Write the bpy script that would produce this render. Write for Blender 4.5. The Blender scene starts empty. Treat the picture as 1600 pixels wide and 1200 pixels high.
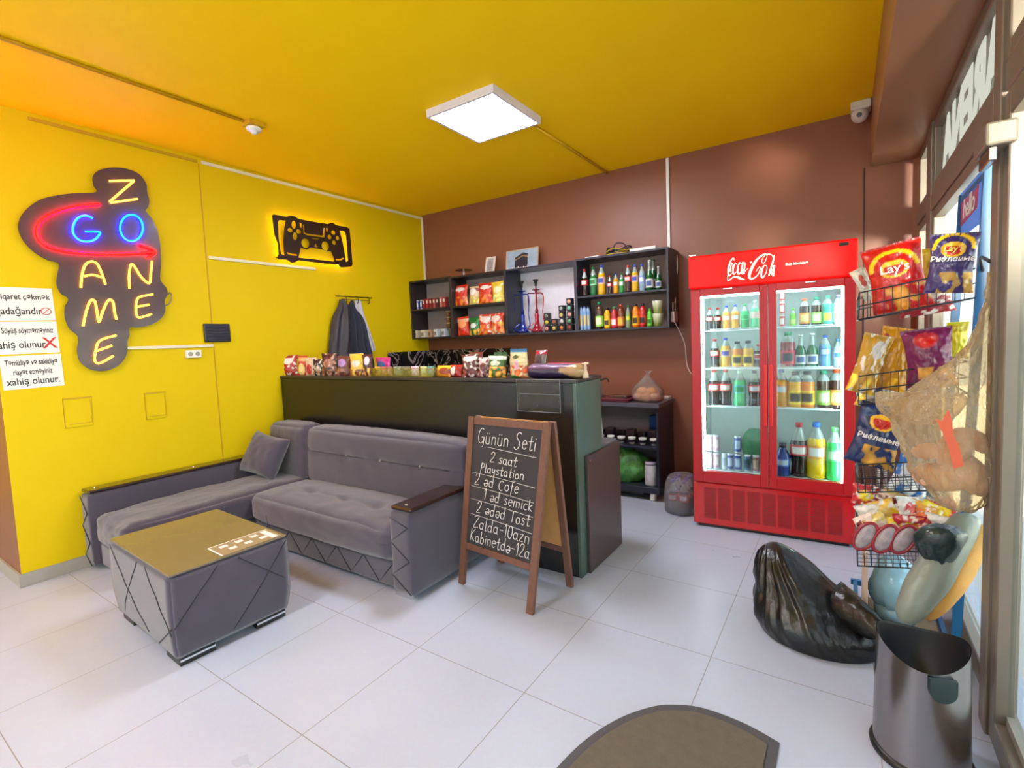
import bpy, bmesh, math, random
from mathutils import Matrix, Vector, noise
S = bpy.context.scene
C = S.collection
R_ = random.Random(7)
PI = math.pi

# ------------------------------------------------------------------ camera
F, CX, CY, H = 765.2, 821.0, 584.2, 1.43
RT = Vector((0.83755734, 0.54488261, -0.04000807))
DN = Vector((0.00420517, -0.07965506, -0.99681362))
FW = Vector((-0.54633325, 0.83472032, -0.069007))
cd = bpy.data.cameras.new('camera'); cam = bpy.data.objects.new('camera', cd); C.objects.link(cam)
m = Matrix((RT, -DN, -FW)).transposed().to_4x4(); m.translation = (0, 0, H); cam.matrix_world = m
cd.lens = F / 1600 * 36; cd.sensor_width = 36; cd.shift_x = -(CX - 800) / 1600; cd.shift_y = (CY - 600) / 1600
cd.clip_start = 0.02
S.camera = cam
S.view_settings.view_transform = 'Standard'; S.view_settings.look = 'None'
S.view_settings.exposure = 0.40; S.view_settings.gamma = 1; S.view_settings.use_curve_mapping = False

def ray(x, y):
    return RT * ((x - CX) / F) + DN * ((y - CY) / F) + FW
def oY(x, y, Y):
    r = ray(x, y); return Vector((0, 0, H)) + r * (Y / r.y)
def oX(x, y, X):
    r = ray(x, y); return Vector((0, 0, H)) + r * (X / r.x)
def oZ(x, y, z=0):
    r = ray(x, y); return Vector((0, 0, H)) + r * ((z - H) / r.z)

# ------------------------------------------------------------------ world
W = bpy.data.worlds.new('street_daylight'); S.world = W; W.use_nodes = True
nt = W.node_tree; bg = nt.nodes['Background']
tc = nt.nodes.new('ShaderNodeTexCoord'); sx = nt.nodes.new('ShaderNodeSeparateXYZ'); cr = nt.nodes.new('ShaderNodeValToRGB')
nt.links.new(tc.outputs['Generated'], sx.inputs[0]); nt.links.new(sx.outputs['Z'], cr.inputs[0]); nt.links.new(cr.outputs[0], bg.inputs[0])
cr.color_ramp.elements[0].color = (0.82, 0.86, 0.95, 1); cr.color_ramp.elements[1].color = (0.72, 0.80, 1.0, 1)
bg.inputs[1].default_value = 2.6
sl = bpy.data.lights.new('sun', 'SUN'); sl.energy = 26; sl.angle = 0.02; sl.color = (1.0, 0.96, 0.9)
so = bpy.data.objects.new('sun', sl); C.objects.link(so); al = bpy.data.lights.new('added_wall_glow_spot', 'SPOT'); al.energy = 4200; al.shadow_soft_size = 0.25; al.spot_size = math.radians(21); al.spot_blend = 1.0; al.color = (1.0, 0.84, 0.70)
ao = bpy.data.objects.new('added_wall_glow_spot', al); C.objects.link(ao); ao.location = (1.6, -1.4, 1.9); ao.rotation_euler = (Vector((1.6, -1.4, 1.9)) - Vector((0.14, 4.4, 2.34))).to_track_quat('Z', 'Y').to_euler()  # spot added outside to throw a glow on the back wall corner
so.rotation_euler = Vector((-1.0, -0.25, 1.1)).to_track_quat('Z', 'Y').to_euler()

# ------------------------------------------------------------------ materials
def lin(c):
    return tuple(((v / 255) / 12.92 if v / 255 <= 0.04045 else ((v / 255 + 0.055) / 1.055) ** 2.4) for v in c[:3]) + (1,)
MC = {}
def mat(name, col, rough=0.5, metal=0.0, var=0.06, scale=20, bump=0.0, bscale=200, coat=0.0, sheen=0.0, spec=0.5, emis=None, es=0, alpha=1.0):
    if name in MC: return MC[name]
    M = bpy.data.materials.new(name); M.use_nodes = True; n = M.node_tree; b = n.nodes['Principled BSDF']
    c = lin(col)
    tx = n.nodes.new('ShaderNodeTexCoord'); no = n.nodes.new('ShaderNodeTexNoise'); no.inputs['Scale'].default_value = scale
    n.links.new(tx.outputs['Object'], no.inputs['Vector'])
    mx = n.nodes.new('ShaderNodeMix'); mx.data_type = 'RGBA'
    mx.inputs[6].default_value = tuple(v * (1 - var) for v in c[:3]) + (1,)
    mx.inputs[7].default_value = tuple(min(1, v * (1 + var)) for v in c[:3]) + (1,)
    n.links.new(no.outputs['Fac'], mx.inputs[0]); n.links.new(mx.outputs[2], b.inputs['Base Color'])
    b.inputs['Roughness'].default_value = rough; b.inputs['Metallic'].default_value = metal
    b.inputs['Coat Weight'].default_value = coat; b.inputs['Coat Roughness'].default_value = 0.08
    b.inputs['Sheen Weight'].default_value = sheen; b.inputs['Specular IOR Level'].default_value = spec
    b.inputs['Alpha'].default_value = alpha
    if emis:
        b.inputs['Emission Color'].default_value = lin(emis); b.inputs['Emission Strength'].default_value = es
    if bump:
        n2 = n.nodes.new('ShaderNodeTexNoise'); n2.inputs['Scale'].default_value = bscale; n2.inputs['Detail'].default_value = 4
        n.links.new(tx.outputs['Object'], n2.inputs['Vector'])
        bp = n.nodes.new('ShaderNodeBump'); bp.inputs['Strength'].default_value = bump; bp.inputs['Distance'].default_value = 0.01
        n.links.new(n2.outputs['Fac'], bp.inputs['Height']); n.links.new(bp.outputs[0], b.inputs['Normal'])
    MC[name] = M; return M
def clear(name, tint=(235, 245, 245), fac=0.1, rough=0.02, haze=0.0, hazecol=(230, 230, 230), fk=0.7):
    if name in MC: return MC[name]
    M = bpy.data.materials.new(name); M.use_nodes = True; n = M.node_tree
    for q in list(n.nodes):
        if q.type != 'OUTPUT_MATERIAL': n.nodes.remove(q)
    out = [q for q in n.nodes if q.type == 'OUTPUT_MATERIAL'][0]
    t = n.nodes.new('ShaderNodeBsdfTransparent'); t.inputs[0].default_value = lin(tint)
    g = n.nodes.new('ShaderNodeBsdfGlossy'); g.inputs['Roughness'].default_value = rough
    fr = n.nodes.new('ShaderNodeFresnel'); fr.inputs[0].default_value = 1.45
    ma = n.nodes.new('ShaderNodeMath'); ma.operation = 'MULTIPLY_ADD'; ma.inputs[1].default_value = fk; ma.inputs[2].default_value = fac * 0.3
    n.links.new(fr.outputs[0], ma.inputs[0])
    x = n.nodes.new('ShaderNodeMixShader'); n.links.new(ma.outputs[0], x.inputs[0]); n.links.new(t.outputs[0], x.inputs[1]); n.links.new(g.outputs[0], x.inputs[2])
    last = x
    if haze:
        nb_ = n.nodes.new('ShaderNodeTexNoise'); nb_.inputs['Scale'].default_value = 26; nb_.inputs['Detail'].default_value = 5; nb_.inputs['Distortion'].default_value = 1.5
        bp = n.nodes.new('ShaderNodeBump'); bp.inputs['Strength'].default_value = 0.7; bp.inputs['Distance'].default_value = 0.02
        n.links.new(nb_.outputs['Fac'], bp.inputs['Height']); n.links.new(bp.outputs[0], g.inputs['Normal'])
        d = n.nodes.new('ShaderNodeBsdfDiffuse'); d.inputs[0].default_value = lin(hazecol)
        tl = n.nodes.new('ShaderNodeBsdfTranslucent'); tl.inputs[0].default_value = lin(hazecol)
        y0 = n.nodes.new('ShaderNodeMixShader'); n.links.new(d.outputs[0], y0.inputs[1]); n.links.new(tl.outputs[0], y0.inputs[2])
        y = n.nodes.new('ShaderNodeMixShader'); y.inputs[0].default_value = haze
        no = n.nodes.new('ShaderNodeTexNoise'); no.inputs['Scale'].default_value = 14
        mr = n.nodes.new('ShaderNodeMapRange'); mr.inputs[3].default_value = haze * 0.6; mr.inputs[4].default_value = min(1, haze * 1.4)
        n.links.new(no.outputs['Fac'], mr.inputs[0]); n.links.new(mr.outputs[0], y.inputs[0])
        n.links.new(x.outputs[0], y.inputs[1]); n.links.new(y0.outputs[0], y.inputs[2]); last = y
    n.links.new(last.outputs[0], out.inputs[0]); MC[name] = M; return M
def emit(name, col, s):
    if name in MC: return MC[name]
    M = bpy.data.materials.new(name); M.use_nodes = True; n = M.node_tree; b = n.nodes['Principled BSDF']
    b.inputs['Base Color'].default_value = (0.02, 0.02, 0.02, 1); b.inputs['Emission Color'].default_value = lin(col); b.inputs['Emission Strength'].default_value = s
    MC[name] = M; return M
def film(name='printed_film', rough=0.28, bump=0.25, coat=0.3, bs=35):
    if name in MC: return MC[name]
    M = bpy.data.materials.new(name); M.use_nodes = True; n = M.node_tree; b = n.nodes['Principled BSDF']
    a = n.nodes.new('ShaderNodeAttribute'); a.attribute_name = 'Col'
    no = n.nodes.new('ShaderNodeTexNoise'); no.inputs['Scale'].default_value = bs; no.inputs['Detail'].default_value = 3
    tx = n.nodes.new('ShaderNodeTexCoord'); n.links.new(tx.outputs['Object'], no.inputs['Vector'])
    bp = n.nodes.new('ShaderNodeBump'); bp.inputs['Strength'].default_value = bump; bp.inputs['Distance'].default_value = 0.01
    n.links.new(no.outputs['Fac'], bp.inputs['Height']); n.links.new(bp.outputs[0], b.inputs['Normal'])
    n.links.new(a.outputs['Color'], b.inputs['Base Color']); b.inputs['Roughness'].default_value = rough; b.inputs['Coat Weight'].default_value = coat
    MC[name] = M; return M

yellow = mat('yellow_wall_paint', (218, 187, 0), 0.6, var=0.03, scale=3, spec=0.2, bump=0.15, bscale=260)
yellowc = mat('yellow_ceiling_paint', (253, 206, 0), 0.65, var=0.02, scale=2, spec=0.2, bump=0.1, bscale=260)
brown = mat('brown_wall_paint', (136, 82, 60), 0.4, var=0.05, scale=2, bump=0.1, bscale=260)
white = mat('white_plastic', (232, 230, 224), 0.4)
blackl = mat('black_laminate', (24, 22, 25), 0.25, var=0.15, scale=6, bump=0.05, bscale=90)
darkbr = mat('dark_brown_laminate', (46, 39, 40), 0.3, var=0.15, scale=6)
velvet = mat('grey_velvet', (66, 59, 76), 0.85, var=0.22, scale=5, bump=0.35, bscale=420, sheen=0.5)
velvetd = mat('grey_velvet_piping', (34, 32, 42), 0.9, sheen=0.2)
wenge = mat('wenge_gloss_wood', (48, 28, 26), 0.15, var=0.25, scale=14, coat=0.5)
wood = mat('reddish_frame_wood', (112, 72, 56), 0.5, var=0.25, scale=30, bump=0.2, bscale=60)
plyw = mat('bare_hardboard_back', (205, 150, 88), 0.6, var=0.1, scale=20)
chrome = mat('chrome', (225, 225, 230), 0.12, 1.0)
blackp = mat('black_plastic', (22, 22, 24), 0.4)
steel = mat('brushed_steel', (150, 146, 146), 0.22, 1.0, var=0.05, scale=40, bump=0.03, bscale=300)
red = mat('red_enamel', (196, 14, 18), 0.25, var=0.04, coat=0.4)
redd = mat('dark_red_plastic', (128, 8, 12), 0.5)
alu = mat('grey_brown_aluminium', (128, 116, 104), 0.4, 0.35, var=0.05)
bluem = mat('blue_powder_coated_steel', (28, 96, 150), 0.35)
wirem = mat('dark_wire', (70, 72, 78), 0.35, 0.7)
paperm = mat('white_paper', (226, 226, 224), 0.7, var=0.03)
ink = mat('black_ink', (28, 28, 30), 0.6)
redink = mat('red_ink', (200, 40, 45), 0.6)
chalk = mat('white_chalk', (222, 218, 214), 0.9, var=0.2, scale=200)
FILM = film(); LABEL = film('printed_label', 0.4, 0.05, 0.1)

# ------------------------------------------------------------------ mesh helpers
def link(name, bm, mats, parent=None, smooth=False):
    me = bpy.data.meshes.new(name); bm.normal_update(); bm.to_mesh(me); bm.free()
    for q in (mats if isinstance(mats, (list, tuple)) else [mats]): me.materials.append(q)
    if smooth:
        me.polygons.foreach_set('use_smooth', [True] * len(me.polygons))
    o = bpy.data.objects.new(name, me); C.objects.link(o)
    if parent: o.parent = parent
    return o
def smooth_angle(o, deg=40):
    me = o.data; me.polygons.foreach_set('use_smooth', [True] * len(me.polygons))
    bm = bmesh.new(); bm.from_mesh(me)
    for e in bm.edges:
        e.smooth = not (len(e.link_faces) == 2 and e.calc_face_angle(0) > math.radians(deg))
    bm.to_mesh(me); bm.free(); return o
def B(): return bmesh.new()
def box(bm, a, b, r=0.0, seg=2, mi=0, M=None):
    a, b = Vector(a), Vector(b); c = (a + b) / 2; s = b - a
    t = bmesh.new(); bmesh.ops.create_cube(t, size=1)
    bmesh.ops.scale(t, vec=(abs(s.x), abs(s.y), abs(s.z)), verts=t.verts)
    if r > 0: bmesh.ops.bevel(t, geom=list(t.edges), offset=r, segments=seg, profile=0.5, affect='EDGES')
    bmesh.ops.translate(t, vec=c, verts=t.verts)
    if M: bmesh.ops.transform(t, matrix=M, verts=t.verts)
    merge(bm, t, mi); return bm
def merge(bm, t, mi=None):
    mp = {}
    for v in t.verts: mp[v] = bm.verts.new(v.co)
    for f in t.faces:
        try:
            g = bm.faces.new([mp[v] for v in f.verts]); g.material_index = f.material_index if mi is None else mi; g.smooth = f.smooth
        except ValueError: pass
    t.free()
def tube(bm, pts, r, n=8, mi=0, closed=False, cap=True):
    pts = [Vector(p) for p in pts]; rings = []; N = len(pts); up = None
    for i, p in enumerate(pts):
        if closed: d = pts[(i + 1) % N] - pts[i - 1]
        else: d = pts[min(i + 1, N - 1)] - pts[max(i - 1, 0)]
        if d.length < 1e-9: d = Vector((0, 0, 1))
        d.normalize()
        if up is None: up = d.orthogonal().normalized()
        else:
            up = up - d * up.dot(d)
            up = d.orthogonal().normalized() if up.length < 1e-5 else up.normalized()
        s = d.cross(up); rr = r[i] if isinstance(r, (list, tuple)) else r
        rings.append([bm.verts.new(p + (up * math.cos(2 * PI * k / n) + s * math.sin(2 * PI * k / n)) * rr) for k in range(n)])
    for i in range(N if closed else N - 1):
        a, b = rings[i], rings[(i + 1) % N]
        for k in range(n):
            f = bm.faces.new((a[k], a[(k + 1) % n], b[(k + 1) % n], b[k])); f.material_index = mi; f.smooth = True
    if cap and not closed:
        f = bm.faces.new(rings[0][::-1]); f.material_index = mi; f = bm.faces.new(rings[-1]); f.material_index = mi
    return bm
def lathe(bm, prof, n=16, mi=0, c=(0, 0, 0), cap=True, fmi=None, sq=None):
    c = Vector(c); rings = []
    for (r, z) in prof:
        ring = []
        for k in range(n):
            a = 2 * PI * k / n; x, y = math.cos(a), math.sin(a)
            if sq: e = 2 / sq; q = (abs(x) ** sq + abs(y) ** sq) ** (1 / sq); x, y = x / q, y / q
            ring.append(bm.verts.new(c + Vector((r * x, r * y, z))))
        rings.append(ring)
    for i in range(len(rings) - 1):
        for k in range(n):
            f = bm.faces.new((rings[i][k], rings[i][(k + 1) % n], rings[i + 1][(k + 1) % n], rings[i + 1][k]))
            f.material_index = fmi(i) if fmi else mi; f.smooth = True
    if cap:
        if prof[0][0] > 1e-4: bm.faces.new(rings[0][::-1]).material_index = mi
        if prof[-1][0] > 1e-4: bm.faces.new(rings[-1]).material_index = fmi(len(rings) - 2) if fmi else mi
    return bm
def prism(bm, poly, d, o, ex, ey, ez, mi=0):
    """poly in 2D, extruded by d along ez"""
    o, ex, ey, ez = Vector(o), Vector(ex), Vector(ey), Vector(ez)
    a = [bm.verts.new(o + ex * p[0] + ey * p[1]) for p in poly]; b = [bm.verts.new(v.co + ez * d) for v in a]
    n = len(a)
    f1 = bm.faces.new(a[::-1]); f2 = bm.faces.new(b); f1.material_index = f2.material_index = mi
    for k in range(n): bm.faces.new((a[k], a[(k + 1) % n], b[(k + 1) % n], b[k])).material_index = mi
    bmesh.ops.recalc_face_normals(bm, faces=bm.faces)
    return bm
def tag(o, label=None, cat=None, group=None, kind=None):
    if label: o['label'] = label
    if cat: o['category'] = cat
    if group: o['group'] = group
    if kind: o['kind'] = kind
    return o
def thing(name, label, cat, loc=(0, 0, 0), rz=0, group=None):
    o = bpy.data.objects.new(name, None); C.objects.link(o); o.location = loc; o.rotation_euler = (0, 0, rz); o.empty_display_size = 0.05
    return tag(o, label, cat, group)
def struct(name, bm, mats, **k):
    return tag(link(name, bm, mats, **k), kind='structure')
def copy_tree(o, parent=None):
    c = o.copy(); C.objects.link(c); c.parent = parent
    for ch in o.children: copy_tree(ch, c)
    return c
DG = None
def text(name, s, size, M, mt, parent=None, ext=0.0006, align='CENTER', shear=0, sx=1.0, bold=0.0, spacing=1.0):
    cu = bpy.data.curves.new('t', 'FONT'); cu.body = s; cu.size = size; cu.extrude = ext; cu.align_x = align; cu.align_y = 'CENTER'
    cu.shear = shear; cu.offset = bold; cu.space_line = spacing; cu.resolution_u = 3
    ob = bpy.data.objects.new('t', cu); C.objects.link(ob)
    bpy.context.view_layer.update(); dg = bpy.context.evaluated_depsgraph_get()
    me = bpy.data.meshes.new_from_object(ob.evaluated_get(dg)); bpy.data.objects.remove(ob); bpy.data.curves.remove(cu)
    me.transform(M @ Matrix.Diagonal((sx, 1, 1, 1))); me.materials.clear(); me.materials.append(mt); me.name = name
    o = bpy.data.objects.new(name, me); C.objects.link(o)
    if parent: o.parent = parent
    return o
def fr(o, ex, ey):
    ex, ey = Vector(ex).normalized(), Vector(ey).normalized(); ez = ex.cross(ey).normalized()
    m = Matrix((ex, ey, ez)).transposed().to_4x4(); m.translation = Vector(o); return m
def holes(name, outer, inner, depth, M, mt, parent=None):
    cu = bpy.data.curves.new('c', 'CURVE'); cu.dimensions = '2D'; cu.fill_mode = 'BOTH'; cu.extrude = depth / 2
    for poly in [outer] + inner:
        sp = cu.splines.new('POLY'); sp.points.add(len(poly) - 1); sp.use_cyclic_u = True
        for p, q in zip(sp.points, poly): p.co = (q[0], q[1], 0, 1)
    ob = bpy.data.objects.new('c', cu); C.objects.link(ob); bpy.context.view_layer.update(); dg = bpy.context.evaluated_depsgraph_get()
    me = bpy.data.meshes.new_from_object(ob.evaluated_get(dg)); bpy.data.objects.remove(ob); bpy.data.curves.remove(cu)
    me.transform(M); me.materials.clear(); me.materials.append(mt); me.name = name
    o = bpy.data.objects.new(name, me); C.objects.link(o)
    if parent: o.parent = parent
    return o
def catmull(pts, n=6, closed=False):
    P = [Vector(p) for p in pts]; out = []; N = len(P)
    for i in range(N if closed else N - 1):
        p0 = P[(i - 1) % N] if closed or i > 0 else P[i]; p1 = P[i]; p2 = P[(i + 1) % N]; p3 = P[(i + 2) % N] if closed or i + 2 < N else p2
        for k in range(n):
            t = k / n
            out.append(0.5 * ((2 * p1) + (p2 - p0) * t + (2 * p0 - 5 * p1 + 4 * p2 - p3) * t * t + (3 * p1 - p0 - 3 * p2 + p3) * t ** 3))
    if not closed: out.append(P[-1])
    return out
def setcol(me, cols):
    a = me.color_attributes.new('Col', 'FLOAT_COLOR', 'POINT')
    fl = []
    for c in cols: fl += [c[0], c[1], c[2], 1.0]
    a.data.foreach_set('color', fl)

# ------------------------------------------------------------------ room shell
XW, YB, ZC, XR = -4.345, 4.466, 2.995, 0.45
# floor: 60 cm tiles
fm = bpy.data.materials.new('pale_stone_floor_tiles'); fm.use_nodes = True; n = fm.node_tree; b = n.nodes['Principled BSDF']
tx = n.nodes.new('ShaderNodeTexCoord'); sp = n.nodes.new('ShaderNodeSeparateXYZ'); n.links.new(tx.outputs['Object'], sp.inputs[0])
def mnode(op, a, b2=None, c2=None):
    q = n.nodes.new('ShaderNodeMath'); q.operation = op
    for i, v in enumerate((a, b2, c2)):
        if v is None: continue
        if isinstance(v, (int, float)): q.inputs[i].default_value = v
        else: n.links.new(v, q.inputs[i])
    return q.outputs[0]
TP = 0.597
def grout(sock, off):
    u = mnode('FRACT', mnode('DIVIDE', mnode('ADD', sock, off + 60 * TP), TP))
    d = mnode('MINIMUM', u, mnode('SUBTRACT', 1.0, u))
    return mnode('LESS_THAN', d, 0.0026)
gm = mnode('MAXIMUM', grout(sp.outputs['X'], 0.490), grout(sp.outputs['Y'], -2.154))
no = n.nodes.new('ShaderNodeTexNoise'); no.inputs['Scale'].default_value = 1.4; no.inputs['Detail'].default_value = 6; n.links.new(tx.outputs['Object'], no.inputs['Vector'])
no2 = n.nodes.new('ShaderNodeTexNoise'); no2.inputs['Scale'].default_value = 60; no2.inputs['Detail'].default_value = 3; n.links.new(tx.outputs['Object'], no2.inputs['Vector'])
m1 = n.nodes.new('ShaderNodeMix'); m1.data_type = 'RGBA'; n.links.new(no.outputs['Fac'], m1.inputs[0]); m1.inputs[6].default_value = lin((174, 180, 198)); m1.inputs[7].default_value = lin((194, 200, 219))
m3 = n.nodes.new('ShaderNodeMix'); m3.data_type = 'RGBA'; m3.blend_type = 'MULTIPLY'; m3.inputs[0].default_value = 0.12; n.links.new(m1.outputs[2], m3.inputs[6]); n.links.new(no2.outputs['Color'], m3.inputs[7])
m2 = n.nodes.new('ShaderNodeMix'); m2.data_type = 'RGBA'; n.links.new(gm, m2.inputs[0]); n.links.new(m3.outputs[2], m2.inputs[6]); m2.inputs[7].default_value = lin((132, 124, 122))
n.links.new(m2.outputs[2], b.inputs['Base Color'])
rr = n.nodes.new('ShaderNodeMapRange'); rr.inputs[3].default_value = 0.2; rr.inputs[4].default_value = 0.42; n.links.new(no.outputs['Fac'], rr.inputs[0]); n.links.new(rr.outputs[0], b.inputs['Roughness'])
struct('floor', box(B(), (-7.2, -4.2, -0.1), (0.6, 4.6, 0)), fm)
struct('ceiling', box(B(), (-7.2, -4.2, ZC), (0.75, 4.6, ZC + 0.1)), yellowc)
struct('wall_back', box(B(), (-7.2, YB, 0), (0.475, YB + 0.12, ZC)), brown)
wl = B(); box(wl, (XW - 0.9, 0.745, 0), (XW, YB, ZC))
for f in wl.faces:
    if f.normal.y < -0.5: f.material_index = 1
wl.normal_update()
for f in wl.faces:
    if f.calc_center_median().y < 0.75: f.material_index = 1
struct('wall_left', wl, [yellow, brown])
greyw = mat('pale_plaster', (214, 208, 200), 0.7)
struct('wall_far_left', box(B(), (-7.2, -4.2, 0), (-7.1, YB, ZC)), yellow)
wf = B(); box(wf, (-7.1, -4.2, 0), (0.6, -4.1, 0.35)); box(wf, (-7.1, -4.2, 2.7), (0.6, -4.1, ZC)); struct('wall_front', wf, greyw)
bs = B(); box(bs, (XW, 0.735, 0), (XW + 0.014, YB, 0.085), 0.002); struct('baseboard_left', bs, mat('grey_ceramic_skirting', (158, 152, 144), 0.35, var=0.1))
bs = B(); box(bs, (XW - 0.9, 0.731, 0), (XW + 0.014, 0.745, 0.085), 0.002); struct('baseboard_left_return', bs, MC['grey_ceramic_skirting'])
bs = B(); box(bs, (XW, YB - 0.014, 0), (XR, YB, 0.085), 0.002); struct('baseboard_back', bs, MC['grey_ceramic_skirting'])
# downstand beam along the window side
bm = B(); box(bm, (0.15, -4.1, 2.585), (0.75, YB, ZC)); struct('trim_1', bm, mat('brown_beam_paint', (150, 104, 74), 0.4, var=0.04, scale=2))
# dado seam on the left wall, thin joint strips
ysm = mat('yellow_joint_strip', (188, 148, 6), 0.6)
struct('trim_2', box(B(), (XW, 1.976, 0.56), (XW + 0.004, 1.984, 2.94)), ysm)
struct('trim_3', box(B(), (XW, 1.0, 2.945), (XW + 0.012, 1.97, 2.968), 0.003), ysm)
struct('trim_4', box(B(), (0.108, YB - 0.006, 0.085), (0.118, YB, 2.585)), mat('dark_joint', (70, 40, 32), 0.6))
# corner splay by the window
bm = B(); prism(bm, [(0.395, YB), (0.45, YB), (0.45, YB - 0.05)], 2.585, (0, 0, 0), (1, 0, 0), (0, 1, 0), (0, 0, 1)); struct('trim_5', bm, brown)
# window wall framing
wr = B()
box(wr, (XR, -4.1, 0), (XR + 0.03, YB, 0.13)); box(wr, (XR, 4.38, 0.13), (XR + 0.022, YB, 2.585))
struct('wall_right', wr, mat('window_plinth', (150, 140, 130), 0.6))
def bars(name, L):
    bm = B()
    for a, b_ in L: box(bm, a, b_, 0.004, 1)
    return struct(name, bm, alu)
fx0, fx1 = XR - 0.03, XR + 0.022
glassm = clear('window_glass', (236, 244, 242), 0.1, fk=0.3)
def pane(name, y0, y1, z0, z1, m_, parent):
    bm = B(); box(bm, (XR + 0.004, y0, z0), (XR + 0.010, y1, z1)); o = link(name, bm, m_, parent); return o
def window(k, y0, y1, z0, z1, w, gm):
    o = bars('window_%d' % k, [((fx0, y0, z0), (fx1, y0 + w, z1)), ((fx0, y1 - w, z0), (fx1, y1, z1)), ((fx0, y0 + w, z0), (fx1, y1 - w, z0 + w)), ((fx0, y0 + w, z1 - w), (fx1, y1 - w, z1))])
    pane('glass', y0 + w, y1 - w, z0 + w, z1 - w, gm, o); return o
frost = clear('frosted_sign_glass', (150, 150, 142), 0.1, 0.3, 0.7, (150, 150, 144), fk=0.15)
window(1, 3.90, 4.38, 2.19, 2.585, 0.05, glassm)
w2 = window(2, 2.28, 3.72, 2.17, 2.585, 0.06, frost)
window(3, 3.90, 4.38, 0.13, 2.11, 0.05, glassm)
w4 = window(4, 2.28, 3.72, 0.13, 2.08, 0.05, glassm)
bars('trim_6', [((fx0 - 0.01, 3.72, 0.13), (fx1, 3.90, 2.585)), ((fx0 - 0.01, 2.19, 0.0), (fx1 + 0.02, 2.28, 2.585))])
bars('trim_7', [((fx0 - 0.01, 2.28, 2.08), (fx1, 3.72, 2.17)), ((fx0 - 0.01, 3.90, 2.11), (fx1, 4.38, 2.19))])
# door leaf
d = bars('door_1', [((fx0, 1.15, 0.01), (fx1, 1.25, 2.14)), ((fx0, 2.12, 0.01), (fx1, 2.185, 2.14)), ((fx0, 1.25, 0.01), (fx1, 2.12, 0.10)), ((fx0, 1.25, 2.06), (fx1, 2.12, 2.14))])
pane('glass', 1.25, 2.12, 0.10, 2.06, glassm, d)
bars('trim_8', [((fx0, 1.15, 2.15), (fx1, 2.19, 2.24)), ((fx0, 1.05, 0), (fx1, 1.14, 2.585))])
window(5, 1.14, 2.19, 2.24, 2.585, 0.05, glassm)
for k, y in enumerate((-0.35, -1.75, -3.15)):
    window(6 + k, y, y + 1.38, 0.13, 2.585, 0.05, glassm)
for k in range(4):
    x0, x1, y0 = -7.1 + k * 1.925, -7.1 + (k + 1) * 1.925, -4.18
    bm = B()
    for a, b_ in (((x0, y0, .35), (x0 + .06, y0 + .07, 2.7)), ((x1 - .06, y0, .35), (x1, y0 + .07, 2.7)), ((x0 + .06, y0, .35), (x1 - .06, y0 + .07, .41)), ((x0 + .06, y0, 2.64), (x1 - .06, y0 + .07, 2.7))): box(bm, a, b_, .004, 1)
    o = struct('window_%d' % (9 + k), bm, alu)
    link('glass', box(B(), (x0 + .06, y0 + .03, .41), (x1 - .06, y0 + .036, 2.64)), glassm, o)
# letters on the transom sign glass, readable from the street
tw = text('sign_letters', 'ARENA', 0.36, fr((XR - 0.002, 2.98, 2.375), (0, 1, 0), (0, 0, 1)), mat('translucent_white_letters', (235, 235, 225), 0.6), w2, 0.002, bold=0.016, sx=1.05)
mm = emit('daylight_glow_letters', (226, 230, 214), .62); tw.data.materials.clear(); tw.data.materials.append(mm); mm = MC['translucent_white_letters']; nn = mm.node_tree; tl_ = nn.nodes.new('ShaderNodeBsdfTranslucent'); tl_.inputs[0].default_value = (0.85, 0.88, 0.8, 1); nn.links.new(tl_.outputs[0], [q for q in nn.nodes if q.type == 'OUTPUT_MATERIAL'][0].inputs[0])  # letter emission stands in for daylight coming through them
# street outside
struct('floor_street', box(B(), (0.6, -12, -0.25), (14, 16, -0.12)), mat('pale_pavement', (196, 192, 184), 0.8, scale=3))
struct('floor_front_street', box(B(), (-14, -18, -0.25), (0.6, -4.25, -0.12)), MC['pale_pavement']); fac = B(); box(fac, (9, -12, -0.12), (9.3, 16, 3.2)); struct('wall_across_street', fac, mat('pale_facade', (206, 206, 196), 0.8, scale=1))

# ------------------------------------------------------------------ ceiling lamps
frame_m = mat('lilac_white_lamp_frame', (220, 216, 232), 0.4)
def lamp(cx, cy, s, lab, strength):
    t = thing('ceiling_lamp', lab, 'lamp', (cx, cy, ZC))
    bm = B(); h = s / 2
    for a, b_ in (((-h, -h, -0.05), (h, -h + 0.02, 0)), ((-h, h - 0.02, -0.05), (h, h, 0)), ((-h, -h + 0.02, -0.05), (-h + 0.02, h - 0.02, 0)), ((h - 0.02, -h + 0.02, -0.05), (h, h - 0.02, 0))): box(bm, a, b_)
    link('lamp_frame', bm, frame_m, t)
    bm = B(); box(bm, (-h + 0.02, -h + 0.02, -0.048), (h - 0.02, h - 0.02, -0.03)); link('diffuser', bm, emit('lamp_diffuser_light', (238, 242, 255), strength), t)
    return t
lamp(-2.08, 2.80, 0.56, 'square white ceiling lamp glowing above the seating area', 52)
LB = 'square white ceiling lamp, unseen and added in the room behind the entrance'
for (x, y) in ((-2.1, -0.6), (-2.1, -2.9), (-5.3, -1.6)): lamp(x, y, 0.56, LB, 16)['group'] = 'added ceiling lamps behind the entrance'  # unseen lamps, added to light the room from behind the camera
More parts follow.
